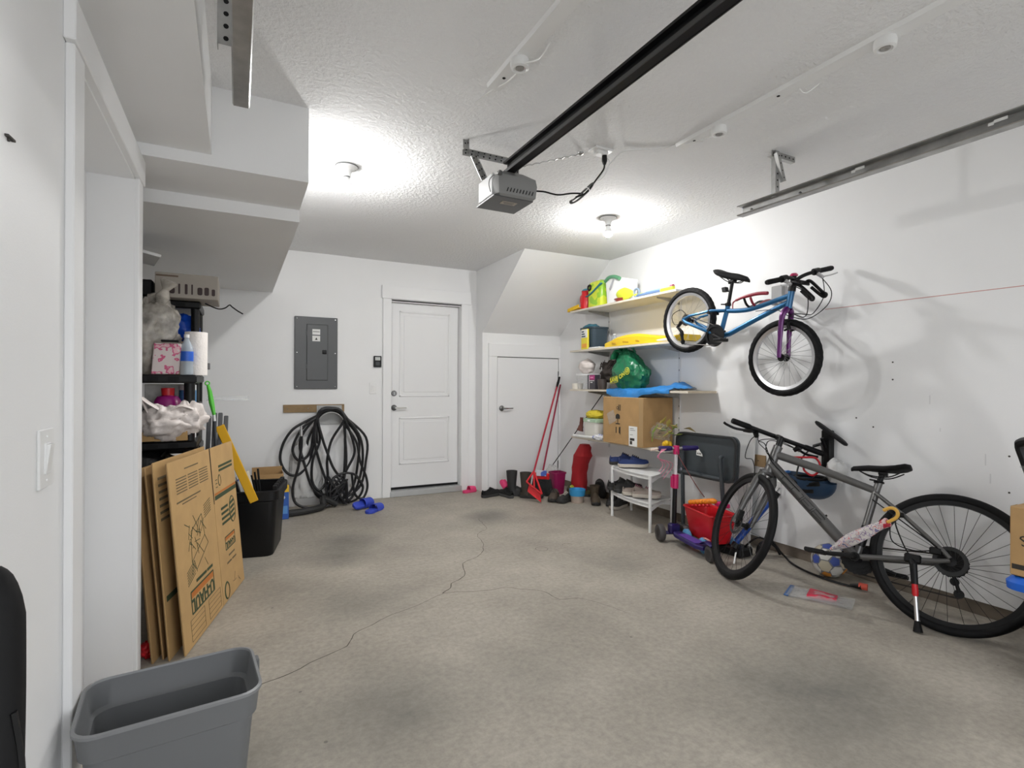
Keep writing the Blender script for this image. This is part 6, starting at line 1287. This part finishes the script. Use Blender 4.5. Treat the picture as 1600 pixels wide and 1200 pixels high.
BW, BB_, BC = mat('ball_white', (.66, .65, .62), .4), mat('ball_blue', (.05, .09, .36), .4), mat('ball_cream', (.55, .50, .38), .4); BO = mat('ball_orange', (.7, .28, .04), .4)
for i, d in enumerate(ic+dd20):
    d = rot @ d; n_ = 5 if i < 12 else 6; ra = .30 if i < 12 else .385; x, y, z = frame(d); mb = MB(); V0 = [bc+d*br*1.0]
    for q in (.5, 1):
        for k in range(n_*3):
            a = 2*PI*k/(n_*3); rl_ = ra*q*math.cos(PI/n_)/math.cos((a % (2*PI/n_))-PI/n_); V0.append(bc+(d*math.cos(rl_)+(x*math.cos(a)+y*math.sin(a))*math.sin(rl_))*br)
    m_ = n_*3; fs = [(0, 1+k, 1+(k+1) % m_) for k in range(m_)]+[(1+k, 1+m_+k, 1+m_+(k+1) % m_, 1+(k+1) % m_) for k in range(m_)]
    mb.add(V0, fs); mb.build('ball_panel', (BB_ if i < 12 and i % 4 != 3 else BO if i < 12 else (BC if i % 3 == 0 else BW)), t, ang=0)
# zip bag with red item
t = thing('zip_bag', 'clear zip bag holding a red item on floor by the wheels', 'plastic bag', (2.90, 1.84, 0))
za, zb = V((2.86, 1.99, .008)), V((2.99, 1.70, .008)); zd = (zb-za).normalized(); zs = V((-zd.y, zd.x, 0)); zl = (zb-za).length
mb = MB(); N1, N2 = 16, 8; top = []; bot = []
for i in range(N1+1):
    for j in range(N2+1):
        p = za+zd*zl*i/N1+zs*(j/N2-.5)*.18*(1-.1*i/N1); h = .004+.022*max(0, math.sin(PI*i/N1)*math.sin(PI*j/N2))*(.6+abs(noise.noise(p*22))); top.append(p+V((0, 0, h))); bot.append(V((p.x, p.y, .002)))
nn = len(top); I = lambda i, j: i*(N2+1)+j; fs = []
for i in range(N1):
    for j in range(N2): fs += [(I(i, j), I(i+1, j), I(i+1, j+1), I(i, j+1)), (nn+I(i, j), nn+I(i, j+1), nn+I(i+1, j+1), nn+I(i+1, j))]
mb.add(top+bot, fs); mb.build('film', mat('zip_film', (.75, .75, .74), .12, alpha=.35, bump=.5, bscale=40), t)
MB().obox(za, zd*.012, zs*.09, V((0, 0, .004)), .002).build('zip_strip', mat('zip_blue', (.04, .12, .32), .4), t)
MB().loft([[za+zd*(.10+.14*q)+zs*(.062*x*(1.1-.5*q))+V((0, 0, .006+z*.014)) for x, z in ((-1, 0), (1, 0), (.8, 1), (-.8, 1))] for q in (0, .4, .8, 1)]).build('red_item', mat('item_red', (.55, .02, .06), .4), t)
# umbrella
t = thing('umbrella', 'folded floral umbrella with yellow hook handle resting on bicycle', 'umbrella', (2.94, 1.65, .3))
ua, ub = V((2.945, 1.80, .288)), V((2.945, 1.515, .502)); ud = (ub-ua)
UM = ramp_mat('umbrella_floral', [(0, (.68, .64, .62)), (.46, (.30, .22, .36)), (.50, (.66, .62, .62)), (.58, (.60, .14, .16)), (.61, (.68, .64, .63)), (.70, (.18, .16, .30))], 26, .6)
mb = MB(); R_ = []; x, y, z = frame(ud)
for i in range(13):
    q = i/12; rad = [.006, .012, .018, .023, .026, .028, .029, .029, .028, .026, .023, .020, .016][i]
    R_.append([ua+ud*q+(x*math.cos(a)+y*math.sin(a))*rad*(1+.22*math.sin(4*a+q*5)) for a in [2*PI*k/16 for k in range(16)]])
mb.loft(R_).build('canopy', UM, t)
MB().tube([ua+ud*.93, ua+ud*1.02], [.021, .024], 12).build('red_tie', ramp_mat('tie_red', [(0, (.5, .02, .05)), (.55, (.7, .5, .5))], 30), t)
un = ud.normalized(); side = V((0, 0, 1))-un*un.z; side = V((0, .35, .94)); side = (side-un*side.dot(un)).normalized()
hc_ = ua+ud*1.13+side*.028
MB().tube([ua+ud*1.0, ua+ud*1.13]+[hc_-side*.028*math.cos(a)+un*.035*math.sin(a) for a in [PI*k/8 for k in range(1, 9)]]+[hc_+side*.028-un*.02], .0085, 10).build('hook_handle', mat('handle_yellow', (.72, .42, .08), .3), t)
MB().cyl(ua, ua-ud.normalized()*.03, .004, 8).build('tip', CHROME, t)
# right edge: lidded bin, carton, clear box, black chair
t = thing('lidded_bin', 'black bin with bright blue lid at the right edge', 'bin', (3.02, .74, 0))
rq = lambda w, z: [V((3.06+x, .735+y, z)) for x, y in rrect(w, w*.92, .05)]
MB().loft([rq(.40, 0), rq(.41, .01), rq(.48, .385), rq(.46, .385), rq(.39, .02)]).build('tub', BLACK, t)
MB().loft([rq(.50, .375), rq(.565, .38), rq(.57, .41), rq(.53, .432), rq(.40, .436)]).build('lid', mat('lid_blue', (.01, .12, .60), .3), t)
t = thing('carton', 'brown carton with dark stripe on the blue bin lid', 'box', (3.05, .75, .437))
MB().box(2.79, 3.2, .55, .975, .438, .715, .004).build('carton_body', CARD2, t)
MB().box(2.7892, 2.79, .55, .968, .465, .485).build('stripe', PRINTK, t); MB().box(2.8, 2.86, .9745, .976, .438, .715).build('tape', mat('tape_brown', (0, 0, 0)), t)
text('S', t, (2.7888, .93, .58), (0, -1, .25), (0, .25, 1), .06, PRINTK)
one('clear_box', MB().loft([[V((3.0+x*k, .84+y*k, z)) for x, y in rrect(.26, .26, .03)] for z, k in ((.717, .9), (.86, 1), (.865, 1.06), (.872, 1.06), (.872, .97), (.722, .87))]), CLEAR, 'clear open plastic box on the brown carton', 'box')
t = thing('scoop', 'black plastic scoop handle standing in the clear box', 'tool', (2.95, .92, .72))
MB().tube(spline([(2.93, .93, .73), (2.925, .955, .82), (2.915, .975, .90), (2.905, .985, .955), (2.89, .96, .975), (2.87, .90, .985)], 5), [.016]*16+[.018]*5+[.02]*5, 10).build('handle', BLACK, t)
MB().tube([(2.87, .90, .985), (2.86, .84, .985)], [.02, .03], 10).build('grip', BLACKM, t)
